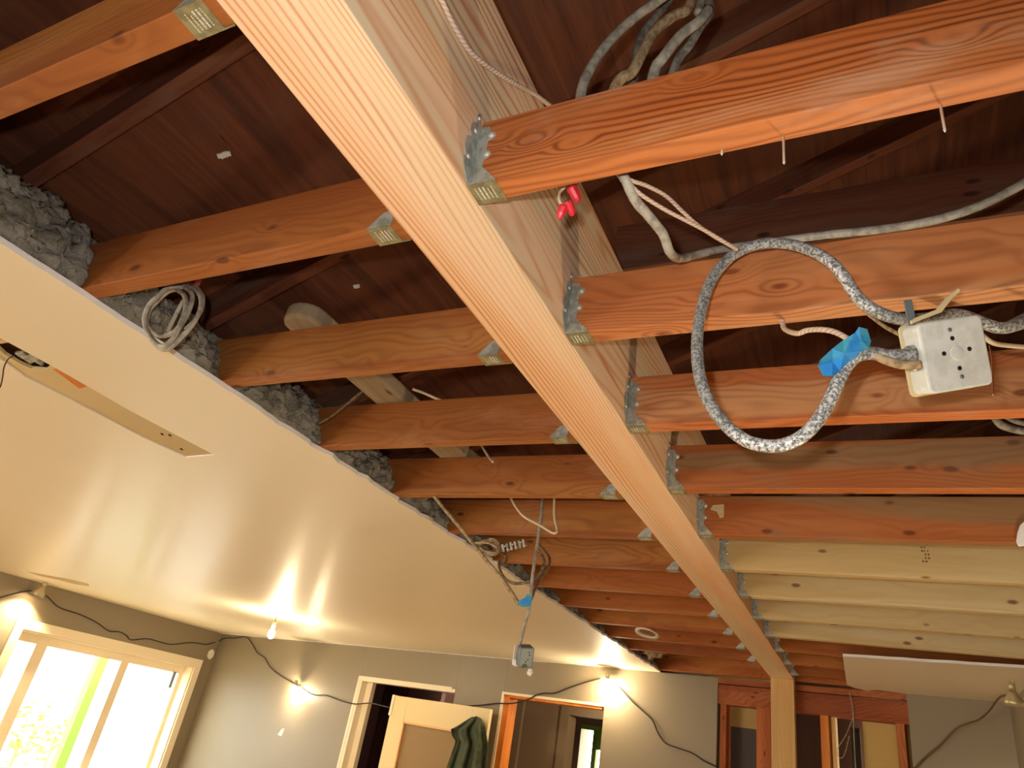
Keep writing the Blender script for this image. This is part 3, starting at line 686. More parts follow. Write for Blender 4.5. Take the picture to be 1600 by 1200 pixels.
# coil of old cable on the left
coil = empty('cable_coil', on('y', .78, 268, 490), 'hand sized coil of grey cable hanging at the torn ceiling edge', 'cable coil')
def local(o, pts): return [p-o.location for p in pts]
def ct(lst, r, m='cable'):
    o = tube('cable_turn', local(coil, [on('y', y_, px, py) for px, py, y_ in lst]), r, M[m], coil)
ct([(296, 440, .80), (285, 448, .78), (262, 450, .76), (243, 466, .75), (232, 478, .75), (226, 496, .755), (228, 512, .76), (236, 528, .76), (252, 541, .76), (268, 532, .76), (282, 506, .765), (290, 482, .77), (288, 462, .775), (276, 452, .78)], .0052)
ct([(276, 452, .78), (262, 456, .785), (246, 470, .785), (234, 484, .785), (229, 500, .785), (236, 516, .785), (252, 525, .785), (272, 518, .785), (288, 500, .785), (298, 478, .785), (300, 460, .785), (290, 450, .785)], .0050)
ct([(290, 450, .79), (304, 452, .79), (314, 466, .79), (312, 486, .79), (300, 508, .785), (284, 526, .78), (266, 543, .775), (252, 545, .77), (240, 534, .765), (230, 516, .765)], .0052)
ct([(286, 470, .79), (278, 485, .79), (268, 505, .79), (262, 518, .79)], .0042, 'cable')
ct([(303, 445, .80), (316, 462, .80), (315, 482, .80), (305, 500, .795), (290, 515, .79)], .0045)
mb = MB(); mb.box((-.008, -.006, -.010), (.008, .006, .012)); mb.done('red_wire_end', simple('dull_red_tape', (150, 70, 60), .7), coil, on('y', .80, 305, 443)-coil.location)
# cable crossing left of third joist
T_('electrical_cable', yy([(602, 585, 1.45), (585, 598, 1.44), (560, 616, 1.42), (535, 637, 1.41), (515, 652, 1.42), (495, 663, 1.43)]), .0045, 'cable_brown', 'brown cable crossing diagonally in front of the third left joist end', 'cable')
T_('white_wire', yy([(645, 608, 1.46), (662, 614, 1.47), (680, 622, 1.48), (700, 630, 1.52)]), .004, 'wire_white', 'short white cable over the left joists beside the loose board', 'wire')
T_('white_wire', yy([(752, 695, 1.86), (762, 712, 1.85), (770, 722, 1.83)]), .004, 'wire_white', 'tiny white cable stub between the fourth and fifth left joists', 'wire')
# tangle in the middle
T_('white_wire', yy([(794, 770, 2.08), (806, 792, 2.06), (820, 808, 2.05), (842, 820, 2.05), (862, 832, 2.05), (869, 832, 2.05), (870, 826, 2.06), (866, 806, 2.07), (866, 770, 2.09)]), .0042, 'wire_white', 'white wire drooping in a V under the fourth left joist', 'wire')
hx = [(848, 775, 2.1), (846, 800, 2.08), (843, 825, 2.05), (838, 860, 2.02), (832, 900, 2.0), (829, 935, 2.0), (826, 955, 2.0), (820, 975, 2.0), (814, 1000, 2.0), (811, 1012, 2.0)]
T_('electrical_cable', yy(hx), .0052, 'cable', 'grey cable hanging straight down to the small hanging box', 'cable')
T_('electrical_cable', yy([(676, 772, 1.92), (690, 790, 1.9), (712, 816, 1.9), (738, 848, 1.92), (762, 878, 1.94), (785, 905, 1.96), (802, 930, 1.99), (811, 943, 2.0), (822, 938, 2.0)]), .0062, 'cable_tan', 'tan cable running along the torn ceiling edge to the small blue tape', 'cable')
T_('electrical_cable', yy([(768, 850, 2.2), (780, 862, 2.2), (791, 870, 2.18), (788, 882, 2.16), (780, 876, 2.14), (781, 890, 2.12), (790, 905, 2.1), (806, 912, 2.08), (828, 908, 2.06), (842, 898, 2.06), (850, 880, 2.08), (847, 868, 2.1)]), .0050, 'cable_brown', 'brown cable curling in a large hanging loop left of the tape', 'cable')
T_('electrical_cable', yy([(840, 850, 2.3), (850, 860, 2.25), (858, 872, 2.2), (857, 886, 2.15), (846, 902, 2.1), (836, 920, 2.05), (830, 936, 2.01)]), .0050, 'cable_brown', 'brown cable bowing right before joining the small blue tape', 'cable')
for i, pts in enumerate(([(742, 848, 2.15), (762, 848, 2.15), (776, 855, 2.15), (776, 863, 2.15), (760, 862, 2.15), (750, 856, 2.15)], [(748, 852, 2.17), (768, 842, 2.17), (780, 852, 2.17), (774, 866, 2.16), (756, 864, 2.15)], [(752, 846, 2.2), (772, 846, 2.2), (774, 858, 2.2), (764, 866, 2.18)])):
    T_('electrical_cable', yy(pts), .0050, 'cable_tan', ['lowest', 'widest', 'innermost'][i]+' turn of tan cable bundled above the torn ceiling edge', 'cable', 'bundled cable turns above torn ceiling edge')
mb = MB(); p = on('y', 2.32, 800, 853)

for q in range(7): mb.box((-.055+q*.016, -.012, -.010+.012*(q%2)), (-.040+q*.016, .012, -.006+.012*(q%2)), rot=Matrix.Rotation(.5*(-1)**q, 3, 'Y')); mb.box((-.055+q*.016, -.012+.006*(q%3), -.016), (-.046+q*.016, -.008+.006*(q%3), .014))
o = mb.done('metal_bracket', M['galv'], None, p, bevel=.003); o.rotation_euler = (.2, -.35, .3)
tag(o, 'crumpled shiny metal bracket beside the bundled cable turns', 'bracket')
# small tape
mb = MB(); bm = mb.bm; ol = [(812, 938), (808, 944), (816, 948), (828, 947), (831, 932), (824, 928), (820, 934)]
vs = [bm.verts.new(dep(x, y, (on('y', 2.0, x, y)-C0).dot(FW)-.008)) for x, y in ol]; bm.faces.new(vs)
o = mb.done('masking_tape', M['tape']); o.modifiers.new('t', 'SOLIDIFY').thickness = .003; tag(o, 'small scrap of blue tape joining the cables above hanging grey box', 'tape')
# hanging grey box
hp = on('y', 2.0, 823, 1028)
hb = empty('hanging_outlet_box', label='small grey steel outlet box dangling from a cable below the ceiling', cat='junction box')
n_ = (-FW*math.cos(.35) + RT*math.sin(.35)).normalized(); ex2 = (RT*math.cos(.35)+FW*math.sin(.35)).normalized(); ey2 = n_.cross(ex2)
rl = math.radians(-8); ex2, ey2 = ex2*math.cos(rl)+ey2*math.sin(rl), ey2*math.cos(rl)-ex2*math.sin(rl)
frame_obj(hb, hp, ex2, ey2, n_)
mb = MB(); mb.prism([(x, y, -.03) for x, y in rrect(.023, .030, .008)], (0, 0, .03)); mb.done('box_body', M['boxgrey'], hb, bevel=.004)
mb = MB(); mb.prism([(x-.002, y-.003, -.034) for x, y in rrect(.027, .033, .008)], (0, 0, .004)); mb.done('back_plate', M['white'], hb)
for hx_, hy_ in ((.006, .016), (.008, .008), (-.002, -.012), (.004, -.006)):
    mb = MB(); mb.lathe([(.002, .0001), (.002, .0005), (.0001, .0005)], 10, at=(hx_, hy_, 0)); mb.done('screw_hole', M['dark'], hb)
for q_, sd in (((804, 1034), 1), ((828, 1050), 2)):
    o = blob('plaster_crumb', Vector((0, 0, 0)), .007, M['gypsum'], sd, (1, 1, 1.3)); o.parent = hb
    o.matrix_world = Matrix.Translation(on('y', 2.0, *q_))
    o.matrix_parent_inverse = Matrix.Identity(4)
    o.matrix_local = hb.matrix_world.inverted() @ Matrix.Translation(on('y', 2.0, *q_))
# metal ring on far left joists
p = on('z', H-.02, 1011, 990)
mb = MB(); mb.lathe([(.052, 0), (.068, -.003), (.070, .004), (.060, .012), (.056, .016), (.052, .016), (.050, .006), (.052, 0)], 28); o = mb.done('metal_ring', M['nail'], None, p); o.rotation_euler = (-.22, .1, 0)
tag(o, 'shiny round metal ring under the far left joists', 'ring')
# plaster scrap at the right edge
mb = MB(); sc = [(1608, 812), (1600, 815), (1594, 820), (1590, 832), (1588, 845), (1592, 853), (1610, 852)]
mb.prism([on('y', RY[4]-.012, x, y) for x, y in sc], (0, .008, 0)); o = mb.done('plaster_scrap', M['gypsum'], bevel=.001); tag(o, 'pale ragged scrap stuck to the fifth right joist at the right edge', 'scrap')
# dark wire at left by ceiling hole and junk inside
T_('thin_wire', [on('z', TOP+.003, 22, 555), on('z', TOP-.01, 12, 562), on('z', TOP-.03, 6, 575), on('z', TOP-.06, 4, 590), on('z', TOP-.1, 0, 605), on('z', TOP-.12, -10, 612)], .0016, 'cordm', 'thin dark wire hanging out of the hole in the cream ceiling', 'wire')
for i, (px, py, s_) in enumerate(((48, 560, .016), (60, 566, .012), (35, 555, .014))):
    mb = MB(); mb.box((-s_, -s_*.8, -.003), (s_, s_*.8, .006)); mb.lathe([(.002, -.004), (.005, -.004), (.005, -.001)], 10, at=(s_*.3, 0, 0))
    o = mb.done('metal_fragment', M['galv'], None, on('z', TOP+.012, px, py), bevel=.002); o.rotation_euler = (random.uniform(-.5, .5), random.uniform(-.5, .5), i)
    tag(o, ['largest bright steel fragment in the middle of the ceiling hole', 'small steel fragment at the right of the ceiling hole', 'small steel fragment at the left of the ceiling hole'][i], 'metal fragment', 'metal pieces in the ceiling hole')
mb = MB(); mb.box((-2.2, .45, H+.02), (-1.8, 1.6, H+.04)); o = mb.done('old_blocking', M['attic'], None); tag(o, 'old wood blocking behind the ceiling hole, left edge of picture', 'board')
T_('thin_wire', yy([(-10, 330, .55), (4, 322, .55), (9, 312, .55), (10, 304, .56)]), .002, 'cordm', 'bit of black wire in the insulation at the left edge', 'wire')

# ------------------------------------------------------------------ far wall: stud bay, openings
mb = MB(); wbox(mb, .60, 1.81, 2.385, H-.015, -.09, 0); 
def wtag(mb, name, mat, label, cat, group=None, parent=None, bevel=0):
    o = mb.done(name, M[mat] if isinstance(mat, str) else mat, parent, bevel=bevel)
    if label: tag(o, label, cat, group)
    return o
wtag(mb, 'top_plate', 'plate', 'upper reddish top plate of the open stud wall', 'top plate')
mb = MB(); wbox(mb, .60, 1.81, 2.25, 2.38, -.10, -.012); wtag(mb, 'header_board', 'plate', 'reddish header board above the open studs', 'board')
def stud(u0, u1, mat, label, d0=-.10, d1=-.01, z1=2.25):
    mb = MB(); wbox(mb, u0, u1, 0, z1, d0, d1); return wtag(mb, 'wall_stud', mat, label, 'stud', 'studs of the open wall', bevel=.002)
def uu(px, py): return onwall(px, py)[0]
stud(uu(1134, 1130), uu(1124, 1130), 'stud', 'narrow orange stud beside the taupe drywall edge')
stud(uu(1203, 1130), uu(1181, 1130), 'stud', 'wide red stud left of the pale post')
stud(uu(1293, 1130), uu(1281, 1130), 'stud_orange', 'slim bright orange stud right of the pale post')
stud(uu(1414, 1150), uu(1400, 1150), 'stud', 'brown stud beside the right drywall', d0=-.09)
mb = MB(); wbox(mb, uu(1302, 1130), uu(1296, 1130), 0, 2.25, -.10, -.05); wtag(mb, 'wall_stud', 'post', 'thin pale stud sister just right of the bright orange stud', 'stud', 'studs of the open wall')
# vent pipe and dark cavity wires
pu = (uu(1324, 1130)+uu(1340, 1130))/2
q_ = FWp(pu, 0, -.06)
mb = MB(); mb.lathe([(.028, 0), (.028, 2.2)], 16, at=q_); wtag(mb, 'vent_pipe', simple('dark_iron_pipe', (74, 70, 68), .5, .5), 'dark grey vertical pipe in the open stud wall', 'pipe')
T_('thin_wire', [FWp(onwall(1327, 1065)[0], 2.40, .01), FWp(uu(1333, 1110), onwall(1333, 1110)[1], .01), FWp(uu(1335, 1150), onwall(1335, 1150)[1], .012), FWp(uu(1338, 1210), onwall(1338, 1210)[1], .01)], .003, 'cable', 'thin grey wire hanging in front of the dark pipe', 'wire')
T_('thin_wire', [FWp(*onwall(1334, 1120), .012), FWp(*onwall(1322, 1150), .014), FWp(*onwall(1310, 1170), .014), FWp(*onwall(1312, 1184), .014), FWp(*onwall(1320, 1180), .014), FWp(*onwall(1328, 1150), .014)], .0022, 'cable', 'thin wire loop hanging between orange stud and dark pipe', 'wire')
# rooms behind the far wall
zs = onwall(1160, 1137, -.22)[1]
us = onwall(1225, 1150, -.22)[0]
mb = MB(); wbox(mb, us, 2.0, 0, zs, -.26, -.22); struct(wtag(mb, 'wall_behind_lower', 'greyp', None, None))
mb = MB(); wbox(mb, us, 2.0, zs, 2.5, -.26, -.22); struct(wtag(mb, 'wall_behind_upper', 'yellow', None, None))
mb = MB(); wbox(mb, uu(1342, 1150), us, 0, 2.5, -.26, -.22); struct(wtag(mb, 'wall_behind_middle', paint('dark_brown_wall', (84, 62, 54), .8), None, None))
mb = MB(); wbox(mb, .60, uu(1343, 1150), 0, 2.25, -.16, -.10); struct(wtag(mb, 'wall_behind_right', 'yellow', None, None))
mb = MB(); wbox(mb, 2.0, 8.7, 2.42, 2.5, -3.4, -.12); struct(wtag(mb, 'ceiling_hall', 'hall', None, None))
mb = MB(); wbox(mb, 4.5, 8.7, 0, 2.42, -1.5, -1.4); wbox(mb, 4.47, 4.52, 0, 2.42, -1.4, -.12); wbox(mb, 8.6, 8.7, 0, 2.42, -1.4, -.12); struct(wtag(mb, 'wall_closet', 'plum', None, None))
mb = MB(); wbox(mb, 3.80, 4.47, 0, 2.42, -1.30, -1.2); wbox(mb, 4.32, 4.47, 0, 2.42, -1.2, -1.16); wbox(mb, 2.05, 3.80, 2.12, 2.42, -1.30, -1.2); wbox(mb, 2.05, 2.9, 0, 2.12, -1.3, -1.2)
wbox(mb, 2.0, 2.05, 0, 2.42, -3.4, -.12); struct(wtag(mb, 'wall_hall', 'hall', None, None))
WA, WB, WT = onwall(907, 1150, -3.2)[0], onwall(943, 1150, -3.2)[0], onwall(925, 1134, -3.2)[1]
mb = MB(); wbox(mb, 2.0, WB, 0, 2.42, -3.4, -3.2); wbox(mb, WA, 5.6, 0, 2.42, -3.4, -3.2); wbox(mb, WB, WA, WT, 2.42, -3.4, -3.2); wbox(mb, WB, WA, 0, .9, -3.4, -3.2); wbox(mb, 5.5, 5.6, 0, 2.42, -3.2, -1.5)
struct(wtag(mb, 'wall_back_room', 'hall', None, None))
mb = MB(); wbox(mb, 3.80, 3.87, 0, 2.19, -1.2, -1.18); wbox(mb, 2.9, 3.80, 2.12, 2.19, -1.2, -1.18); wbox(mb, 3.77, 3.80, 0, 2.12, -1.32, -1.18); struct(wtag(mb, 'door_3', 'hall', None, None))
mb = MB(); um = onwall(924, 1150, -3.2)[0]; wbox(mb, um-.06, um, .9, WT, -3.3, -3.24); wbox(mb, WB, WA, WT-.05, WT, -3.3, -3.2); wbox(mb, WB, um, 1.9, WT, -3.28, -3.24); struct(wtag(mb, 'window_2', 'greenpost', None, None))
e_h = empty('hall_fill_bulb', FWp(2.9, 2.25, -.7), 'unseen warm fill bulb added for the hall behind the second doorway', 'light bulb')  # unseen bulb, added to brighten the hall walls
mb = MB(); mb.lathe([(.012, 0), (.03, -.05), (.02, -.08), (.0001, -.09)], 16); mb.done('bulb_glass', M['bulb'], e_h)
mb = MB(); mb.lathe([(.018, .0), (.018, .05), (.05, .17), (.0001, .17)], 16); mb.done('socket', M['lampm'], e_h)
l = light('hall_fill_light', 'POINT', (0, 0, -.05), 60, BULB, .04); l.parent = e_h
# first opening: jambs and casing, left edge
def casing(name, parts, mat):
    mb = MB()
    for p in parts: wbox(mb, *p)
    return struct(wtag(mb, name, mat, None, None, bevel=.001))
casing('door_1', [(5.50, 5.54, 0, 2.12, -.12, .004), (4.26, 5.54, 2.095, 2.125, -.12, .006), (5.535, 5.565, 0, 2.135, -.01, .008), (4.30, 5.56, 2.115, 2.14, -.01, .008)], 'trim')
casing('trim_1', [(5.42, 5.50, 0, 2.10, -.12, -.07)], 'trim')
casing('door_2', [(3.70, 3.725, 0, 2.155, -.01, .008), (2.72, 3.72, 2.135, 2.155, -.01, .006)], 'trim')
casing('trim_2', [(3.64, 3.70, 0, 2.14, -.12, -.004), (2.74, 3.70, 2.115, 2.138, -.12, -.004)], 'stud_orange')
# plum folds in the first opening
for i, (px, r_) in enumerate(((604, .045), (616, .05), (590, .04))):
    u, _z = onwall(px, 1150, -.8)
    mb = MB(); mb.lathe([(r_, 0), (r_*1.1, 2.3)], 12, at=FWp(u, 0, -.8))
    wtag(mb, 'hanging_curtain', simple('dark_plum_cloth', (96, 60, 54), .9), ['middle dark plum hanging fold', 'rightmost dark plum hanging fold', 'leftmost dark plum hanging fold'][i]+' inside the first doorway', 'curtain', 'plum folds in the doorway')

# leaning cream door
def dpt(px, py, off): u, z = onwall(px, py, off); return FWp(u, z, off)
OFF = .16
u0, zt0 = onwall(615, 1089, OFF); u1, zt1 = onwall(767, 1105, OFF)
DT = (zt0+zt1)/2; dL, dR = max(u0, u1), min(u0, u1)
dr = empty('panel_door', FWp((dL+dR)/2, 0, OFF), 'cream painted door with one large panel leaning against the far wall', 'door')
def dbox(mb, ua, ub, za, zb, d0, d1):
    base = dr.location
    vs = [mb.bm.verts.new(FWp(u, z, d)-base) for u in (ua, ub) for d in (d0, d1) for z in (za, zb)]
    for f in ((0, 1, 3, 2), (4, 6, 7, 5), (0, 4, 5, 1), (2, 3, 7, 6), (0, 2, 6, 4), (1, 5, 7, 3)): mb.bm.faces.new([vs[i] for i in f])
st_ = .19; rail = .20
mb = MB(); dbox(mb, dL, dL-st_, 0, DT, OFF-.035, OFF); mb.done('left_stile', M['doorp'], dr, bevel=.002)
mb = MB(); dbox(mb, dR, dR+st_, 0, DT, OFF-.035, OFF); mb.done('right_stile', M['doorp'], dr, bevel=.002)
mb = MB(); dbox(mb, dL-st_, dR+st_, DT-rail, DT, OFF-.035, OFF); mb.done('top_rail', M['doorp'], dr, bevel=.001)
mb = MB(); dbox(mb, dL-st_, dR+st_, 0, .25, OFF-.035, OFF); mb.done('bottom_rail', M['doorp'], dr, bevel=.001)
mb = MB(); dbox(mb, dL-st_+.0, dR+st_, .25, DT-rail, OFF-.028, OFF-.018); mb.done('panel', simple('frosted_tan_panel', (150, 122, 82), .35), dr)
mb = MB(); g = .016
dbox(mb, dL-st_, dL-st_-g, .25, DT-rail, OFF-.02, OFF+.004); dbox(mb, dR+st_, dR+st_+g, .25, DT-rail, OFF-.02, OFF+.004); dbox(mb, dL-st_, dR+st_, DT-rail-g, DT-rail, OFF-.02, OFF+.004)
mb.done('panel_molding', simple('peach_molding_paint', (236, 188, 128), .4), dr)
mb = MB(); dbox(mb, dL+.012, dL-.02, DT-.17, DT+.004, OFF-.03, OFF+.006); mb.done('hinge_edge', M['trim'], dr)

# olive jacket over the door corner
JO = OFF+.05
left = [(738, 1121), (728, 1127), (712, 1137), (705, 1139), (706, 1150), (711, 1158), (706, 1175), (698, 1200), (692, 1222)]
right = [(744, 1120), (751, 1124), (756, 1132), (759, 1142), (761, 1152), (763, 1168), (762, 1182), (760, 1202), (760, 1222)]
bm = bmesh.new(); NU = 60; rows = []
sl = spline([Vector((x, y, 0)) for x, y in left], 5); sr = spline([Vector((x, y, 0)) for x, y in right], 5)
for j, (a, b) in enumerate(zip(sl, sr)):
    row = []; q = j/(len(sl)-1)
    for i in range(NU+1):
        s_ = i/NU; x = a.x+(b.x-a.x)*s_; y = a.y+(b.y-a.y)*s_
        fold = math.sin(s_*17+1.5*math.sin(q*3)+q*1.0)*.028*min(1, q*3+.15) + math.sin(s_*41+q*5)*.008*min(1, q*3)
        off = JO + fold + .05*math.sin(s_*math.pi)*(1-.3*q)
        row.append(bm.verts.new(dpt(x, y, off)))
    rows.append(row)
for j in range(len(rows)-1):
    for i in range(NU): bm.faces.new((rows[j][i], rows[j][i+1], rows[j+1][i+1], rows[j+1][i])).smooth = True
me = bpy.data.meshes.new('hanging_jacket'); bm.to_mesh(me); bm.free(); o = link('hanging_jacket', me, M['jacket'])
o.modifiers.new('thick', 'SOLIDIFY').thickness = .006; tag(o, 'olive green jacket hung over the upper right corner of the leaning door', 'jacket')

# small things on walls
mb = MB(); u_, z_ = onwall(439, 1144); mb.prism([FWp(u_+.04, z_-.03, .001), FWp(u_-.03, z_-.035, .001), FWp(u_-.045, z_+.04, .001), FWp(u_+.0, z_+.03, .001)], ND*.002)
wtag(mb, 'torn_patch', 'trim', 'small torn pale patch on the far wall below the second bulb', 'wall damage')
def ly(px, py, x=-7.35): return on('x', x, px, py)
p = ly(328, 1022); 
mb = MB(); mb.prism([(0, .045*math.cos(a), .06*math.sin(a)) for a in [math.radians(30+60*k) for k in range(6)]], (.03, 0, 0)); o = mb.done('wall_sensor', M['white'], None, p, bevel=.006)
tag(o, 'small white six sided sensor in the corner above the window', 'sensor')
p = ly(289, 1190, -7.35); mb = MB(); mb.box((0, -.04, -.12), (.03, .04, .06)); o = mb.done('wall_thermostat', M['white'], None, p, bevel=.004); tag(o, 'white narrow wall box low in the corner right of the window', 'wall box')

# ------------------------------------------------------------------ picture window
struct_w = lambda mb, n, m, par=None: mb.done(n, M[m], par, bevel=.002)
cs = .09
mb = MB(); mb.box((-7.35, WY0-cs, WZ1), (-7.33, WY1+cs, WZ1+cs)); mb.box((-7.35, WY0-cs, WZ0), (-7.33, WY0, WZ1)); mb.box((-7.35, WY1, WZ0), (-7.33, WY1+cs, WZ1)); mb.box((-7.35, WY0-cs, WZ0-.08), (-7.30, WY1+cs, WZ0))
win = struct(mb.done('window_1', M['trim'], bevel=.003))
mb = MB(); mb.box((-7.50, WY0, WZ1-.015), (-7.35, WY1, WZ1)); mb.box((-7.50, WY0, WZ0+.015), (-7.35, WY0+.015, WZ1-.015)); mb.box((-7.50, WY1-.015, WZ0+.015), (-7.35, WY1, WZ1-.015)); mb.box((-7.50, WY0, WZ0), (-7.35, WY1, WZ0+.015)); struct_w(mb, 'window_jamb', 'trim', win)
mb = MB(); x0, x1 = -7.53, -7.49
mb.box((x0, WY0+.06, WZ1-.10), (x1, WY1-.06, WZ1)); mb.box((x0, WY0+.06, WZ0), (x1, WY1-.06, WZ0+.06))
mb.box((x0, WY0, WZ0), (x1, WY0+.06, WZ1)); mb.box((x0, WY1-.06, WZ0), (x1, WY1, WZ1)); wfr = struct_w(mb, 'window_frame', 'trim', win)
for nm, y0, y1 in (('a', 4.64, 4.76), ('b', 5.64, 5.74)):
    mb = MB(); mb.box((x0, y0, WZ0), (x1+.01, y1, WZ1-.05)); struct_w(mb, 'window_mullion', 'trim', win)
for y0, y1 in ((WY0+.06, 4.64), (4.76, 5.64), (5.74, WY1-.06)):
    mb = MB(); mb.box((-7.515, y0, WZ0+.06), (-7.511, y1, WZ1-.10)); struct_w(mb, 'window_pane', 'glass', wfr)
mb = MB(); p = ly(268, 1062, -7.485); mb.box((0, -.02, -.09), (.02, .02, .09)); mb.done('window_latch', M['boxgrey'], win, p)
# outdoors
gp = on('x', -8.3, 128, 1110)
mb = MB(); mb.box((-8.36, gp.y-.07, 0), (-8.26, gp.y+.05, 3.0)); o = mb.done('porch_post', M['greenpost']); tag(o, 'light green porch post outside the window', 'post')
mb = MB(); mb.box((-16, -4, -.12), (-7.5, 12, -.02)); o = mb.done('ground', M['ground']); struct(o)
rnd = random.Random(11)
def shrub(c, r, n, label):
    mb = MB()
    e = empty('garden_shrub', c, label, 'shrub')
    for k in range(n):
        d = Vector((rnd.gauss(0, 1), rnd.gauss(0, 1), rnd.gauss(0, 1))).normalized()*r*rnd.random()**.5; d.z = d.z*1.1
        a = rnd.random()*6.28; t_ = Vector((math.cos(a), math.sin(a), rnd.uniform(-.5, .8))).normalized(); s_ = t_.orthogonal().normalized()
        L = .11; w = .03
        vs = [mb.bm.verts.new(d+q) for q in (-t_*L*.5, s_*w, t_*L*.5, -s_*w)]; mb.bm.faces.new(vs)
    mb.done('foliage', M['leaf'], e)
    tube('stem', [(0, 0, -c.z), (.02, 0, -c.z*.5), (0, 0, 0)], .02, M['greenpost'], e)
shrub(on('x', -10.5, 35, 1150), .45, 160, 'bright green leafy shrub outside the window, low on the left')
shrub(on('x', -11.5, 88, 1150), .35, 100, 'hazier light green shrub outside the window behind the first')

# ------------------------------------------------------------------ string of work lights
def cordpts(lst): return lst
cw = .012
def fw_(px, py, off=cw): return dpt(px, py, off)
left_c = [ly(-10, 937, -7.342), ly(0, 934, -7.342), ly(25, 927, -7.342), ly(48, 923, -7.33), ly(60, 926, -7.32), ly(74, 932, -7.342), ly(88, 946, -7.342), ly(102, 953, -7.342), ly(125, 960, -7.342), ly(152, 973, -7.342), ly(170, 986, -7.342), ly(186, 987, -7.342), ly(198, 993, -7.342), ly(205, 1000, -7.342), ly(230, 998, -7.342), ly(250, 1003, -7.342), ly(268, 1007, -7.342), ly(298, 1004, -7.342), ly(322, 1007, -7.342), ly(334, 1004, -7.342)]
far_c = [fw_(340, 1003), fw_(352, 997), fw_(368, 997), fw_(384, 995), fw_(394, 1006), fw_(402, 1020), fw_(414, 1028), fw_(422, 1042), fw_(436, 1054), fw_(452, 1064), fw_(468, 1072), fw_(480, 1081), fw_(492, 1086), fw_(508, 1086), fw_(522, 1091), fw_(536, 1096), fw_(556, 1100), fw_(580, 1099), fw_(612, 1106, .05), fw_(650, 1110, .10), fw_(700, 1106, .10), fw_(735, 1103, .09), fw_(752, 1102, .03), fw_(775, 1099), fw_(800, 1099), fw_(825, 1093), fw_(838, 1086), fw_(850, 1083), fw_(866, 1083), fw_(885, 1076), fw_(905, 1069), fw_(930, 1062), fw_(945, 1060, .03), fw_(960, 1066, .03), fw_(972, 1078), fw_(988, 1096), fw_(1008, 1114), fw_(1020, 1126), fw_(1028, 1145), fw_(1040, 1161), fw_(1060, 1169), fw_(1082, 1177), fw_(1100, 1189), fw_(1120, 1199), fw_(1135, 1215)]
T_('string_light_cable', left_c+far_c, .0055, 'cordm', 'long dark cord of the string lights draped along left and far walls', 'cord', n=4, sides=6)
T_('lamp_cord', [fw_(1428, 1202, .02), fw_(1445, 1184, .02), fw_(1468, 1165, .03), fw_(1486, 1146, .04), fw_(1498, 1136, .06), fw_(1515, 1129, .08), fw_(1528, 1125, .1), fw_(1540, 1116, .14), fw_(1549, 1106, .2), fw_(1556, 1096, .25), fw_(1565, 1088, .3), fw_(1580, 1087, .35)], .0055, 'cordg', 'brown cord with a golden sheen running up to the lamp at lower right', 'cord', sides=8)

def bulb_lamp(root_name, p, axis, label, energy, cat='light bulb', on_=True, r=.03, drop=.1, grp='string of work lights', color=BULB, cap=False):
    e = empty(root_name, p, label, cat, grp)
    ax = Vector(axis).normalized()
    mb = MB(); mb.lathe([(.012, 0), (.018, .004), (.019, .035), (.015, .045), (.0001, .046)], 16, axis=-ax, at=(0, 0, 0)); mb.done('socket', M['lampm'], e)
    mb = MB(); mb.lathe([(.012, -.002), (.014, .010), (r*.8, .028), (r, .052), (r*.92, .068), (r*.6, .084), (.0001, .091)], 20, axis=ax, at=(0, 0, 0)); mb.done('bulb_glass', M['bulb'], e)
    if cap:
        mb = MB(); mb.lathe([(.018, .001), (.055, -.004), (.058, -.001), (.020, .006), (.018, .001)], 20, axis=-ax); mb.done('reflector_collar', M['lampm'], e)
    l = light('bulb_light', 'POINT', (0, 0, 0), energy, color, .045); l.parent = e; l.location = ax*.055; 
    return e
DOWN = Vector((0, 0, -1))
b1 = on('y', 4.75, 427, 981)
e1 = bulb_lamp('string_or_fill_bulb', b1, DOWN, 'glowing bare bulb hanging from the cream ceiling', 60)
tube('bulb_wire', [Vector((0, 0, .04)), Vector((-.005, 0, .10)), Vector((.0, .0, TOP-b1.z-.004))], .003, M['cordm'], e1)
# ceiling ring where the fixture was
p = on('z', TOP-.002, 440, 955); mb = MB(); mb.lathe([(.03, 0), (.05, -.002), (.05, .002)], 18); o = mb.done('ceiling_hook_plate', M['lampm'], None, p); tag(o, 'small flat plate on the ceiling above the hanging bulb', 'plate')
u_, z_ = onwall(462, 1070, .07); bulb_lamp('string_or_fill_bulb', FWp(u_, z_, .08), (-.15, -.05, -1), 'glowing bulb on the far wall left of the doorways', 42, cap=True)
u_, z_ = onwall(950, 1062, .07); bulb_lamp('string_or_fill_bulb', FWp(u_, z_, .08), (0.05, -.05, -1), 'glowing bulb on the far wall right of the second doorway', 42, cap=True)
# unseen bulbs added as warm fill for the ceiling and joists
bulb_lamp('string_or_fill_bulb', Vector((-5.6, .3, 1.7)), DOWN, 'unseen fill bulb added towards the left wall, out of frame', 170)
bulb_lamp('string_or_fill_bulb', Vector((.45, 1.6, 1.3)), DOWN, 'unseen fill bulb added near the right wall, out of frame', 62)
bulb_lamp('string_or_fill_bulb', Vector((-2.6, -1.6, 1.4)), DOWN, 'unseen fill bulb added behind the camera', 90)

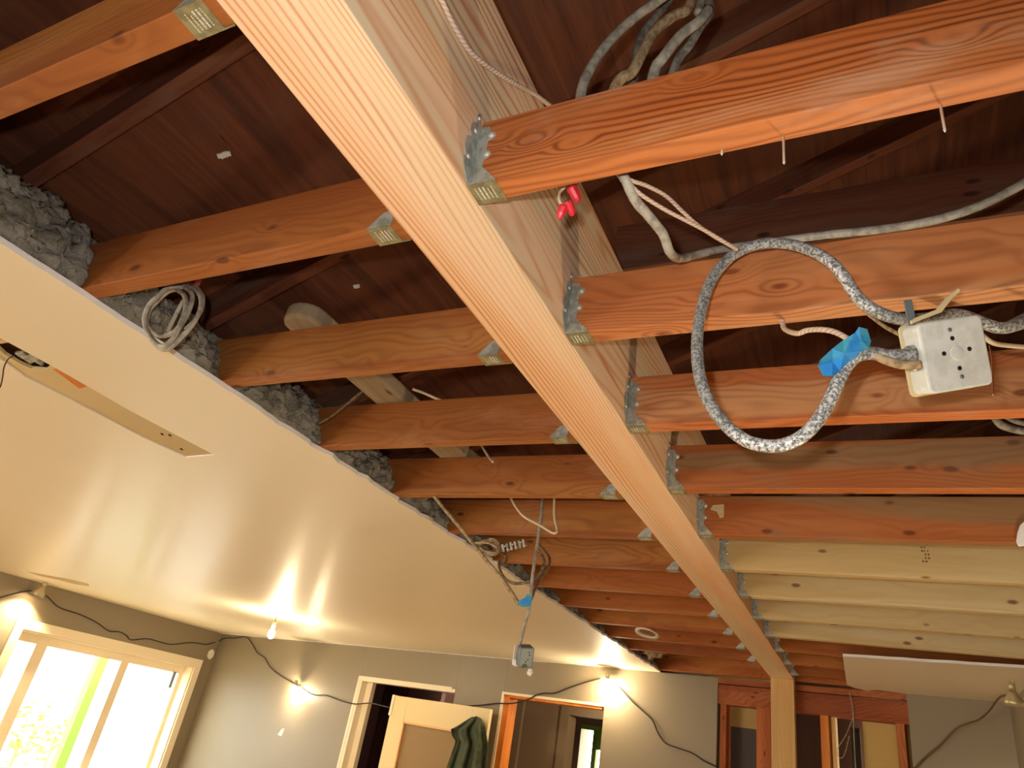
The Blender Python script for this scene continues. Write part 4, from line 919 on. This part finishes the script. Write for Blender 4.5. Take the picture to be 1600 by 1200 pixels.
def clamp_lamp(p, axis, label, energy, back, spot=2.2, sc_=1.0):
    e = empty('clamp_lamp', p, label, 'lamp'); ax = Vector(axis).normalized()
    mb = MB(); mb.lathe([(.02*sc_, .05*sc_), (.028*sc_, .03*sc_), (.05*sc_, .0), (.062*sc_, -.03*sc_), (.060*sc_, -.03*sc_), (.047*sc_, .0), (.02*sc_, .028*sc_)], 24, axis=-ax); mb.done('lamp_shade', M['lampm'], e)
    mb = MB(); mb.lathe([(.0001, .02*sc_), (.03*sc_, .01*sc_), (.045*sc_, -.018*sc_), (.03*sc_, -.026*sc_), (.0001, -.028*sc_)], 18, axis=-ax); mb.done('bulb_glass', M['bulb'], e)
    mb = MB(); mb.lathe([(.018*sc_, .05*sc_), (.018*sc_, .10*sc_), (.0001, .10*sc_)], 14, axis=-ax); mb.done('socket', M['lampm'], e)
    tube('mounting_arm', [-ax*.08*sc_, -ax*.11*sc_+Vector(back)*.3, Vector(back)], .006*sc_, M['lampm'], e)
    l = light('lamp_light', 'SPOT', (0, 0, 0), energy, BULB, .03, spot_size=spot, spot_blend=.5); l.parent = e; l.location = ax*.035*sc_
    l.rotation_mode = 'QUATERNION'; l.rotation_quaternion = Vector((0, 0, -1)).rotation_difference(ax)
    return e
pl = ly(61, 926, -7.22)
clamp_lamp(pl, (-.15, -.12, -1), 'small pale clamp lamp under the ceiling above the left window', 70, (0.02, .02, TOP-pl.z), sc_=1.15)
pr = on('x', .60, 1584, 1092)
clamp_lamp(pr, (.05, .45, -1), 'pale clamp lamp on the right wall at the lower right edge', 10, (.075, 0.02, .08), spot=2.0, sc_=.75)

# marks on the ceiling paint: scuff near the left wall
mb = MB(); sc = [(42, 893), (60, 896), (85, 901), (110, 905), (138, 912), (140, 916), (118, 913), (92, 906), (62, 900)]
mb.prism([on('z', TOP-.0003, x, y) for x, y in sc], (0, 0, -.0006)); o = mb.done('ceiling_scuff', simple('scuff_grey_tan', (196, 178, 134), .8)); tag(o, 'long grey brown scuff on the cream ceiling near the left wall', 'scuff')
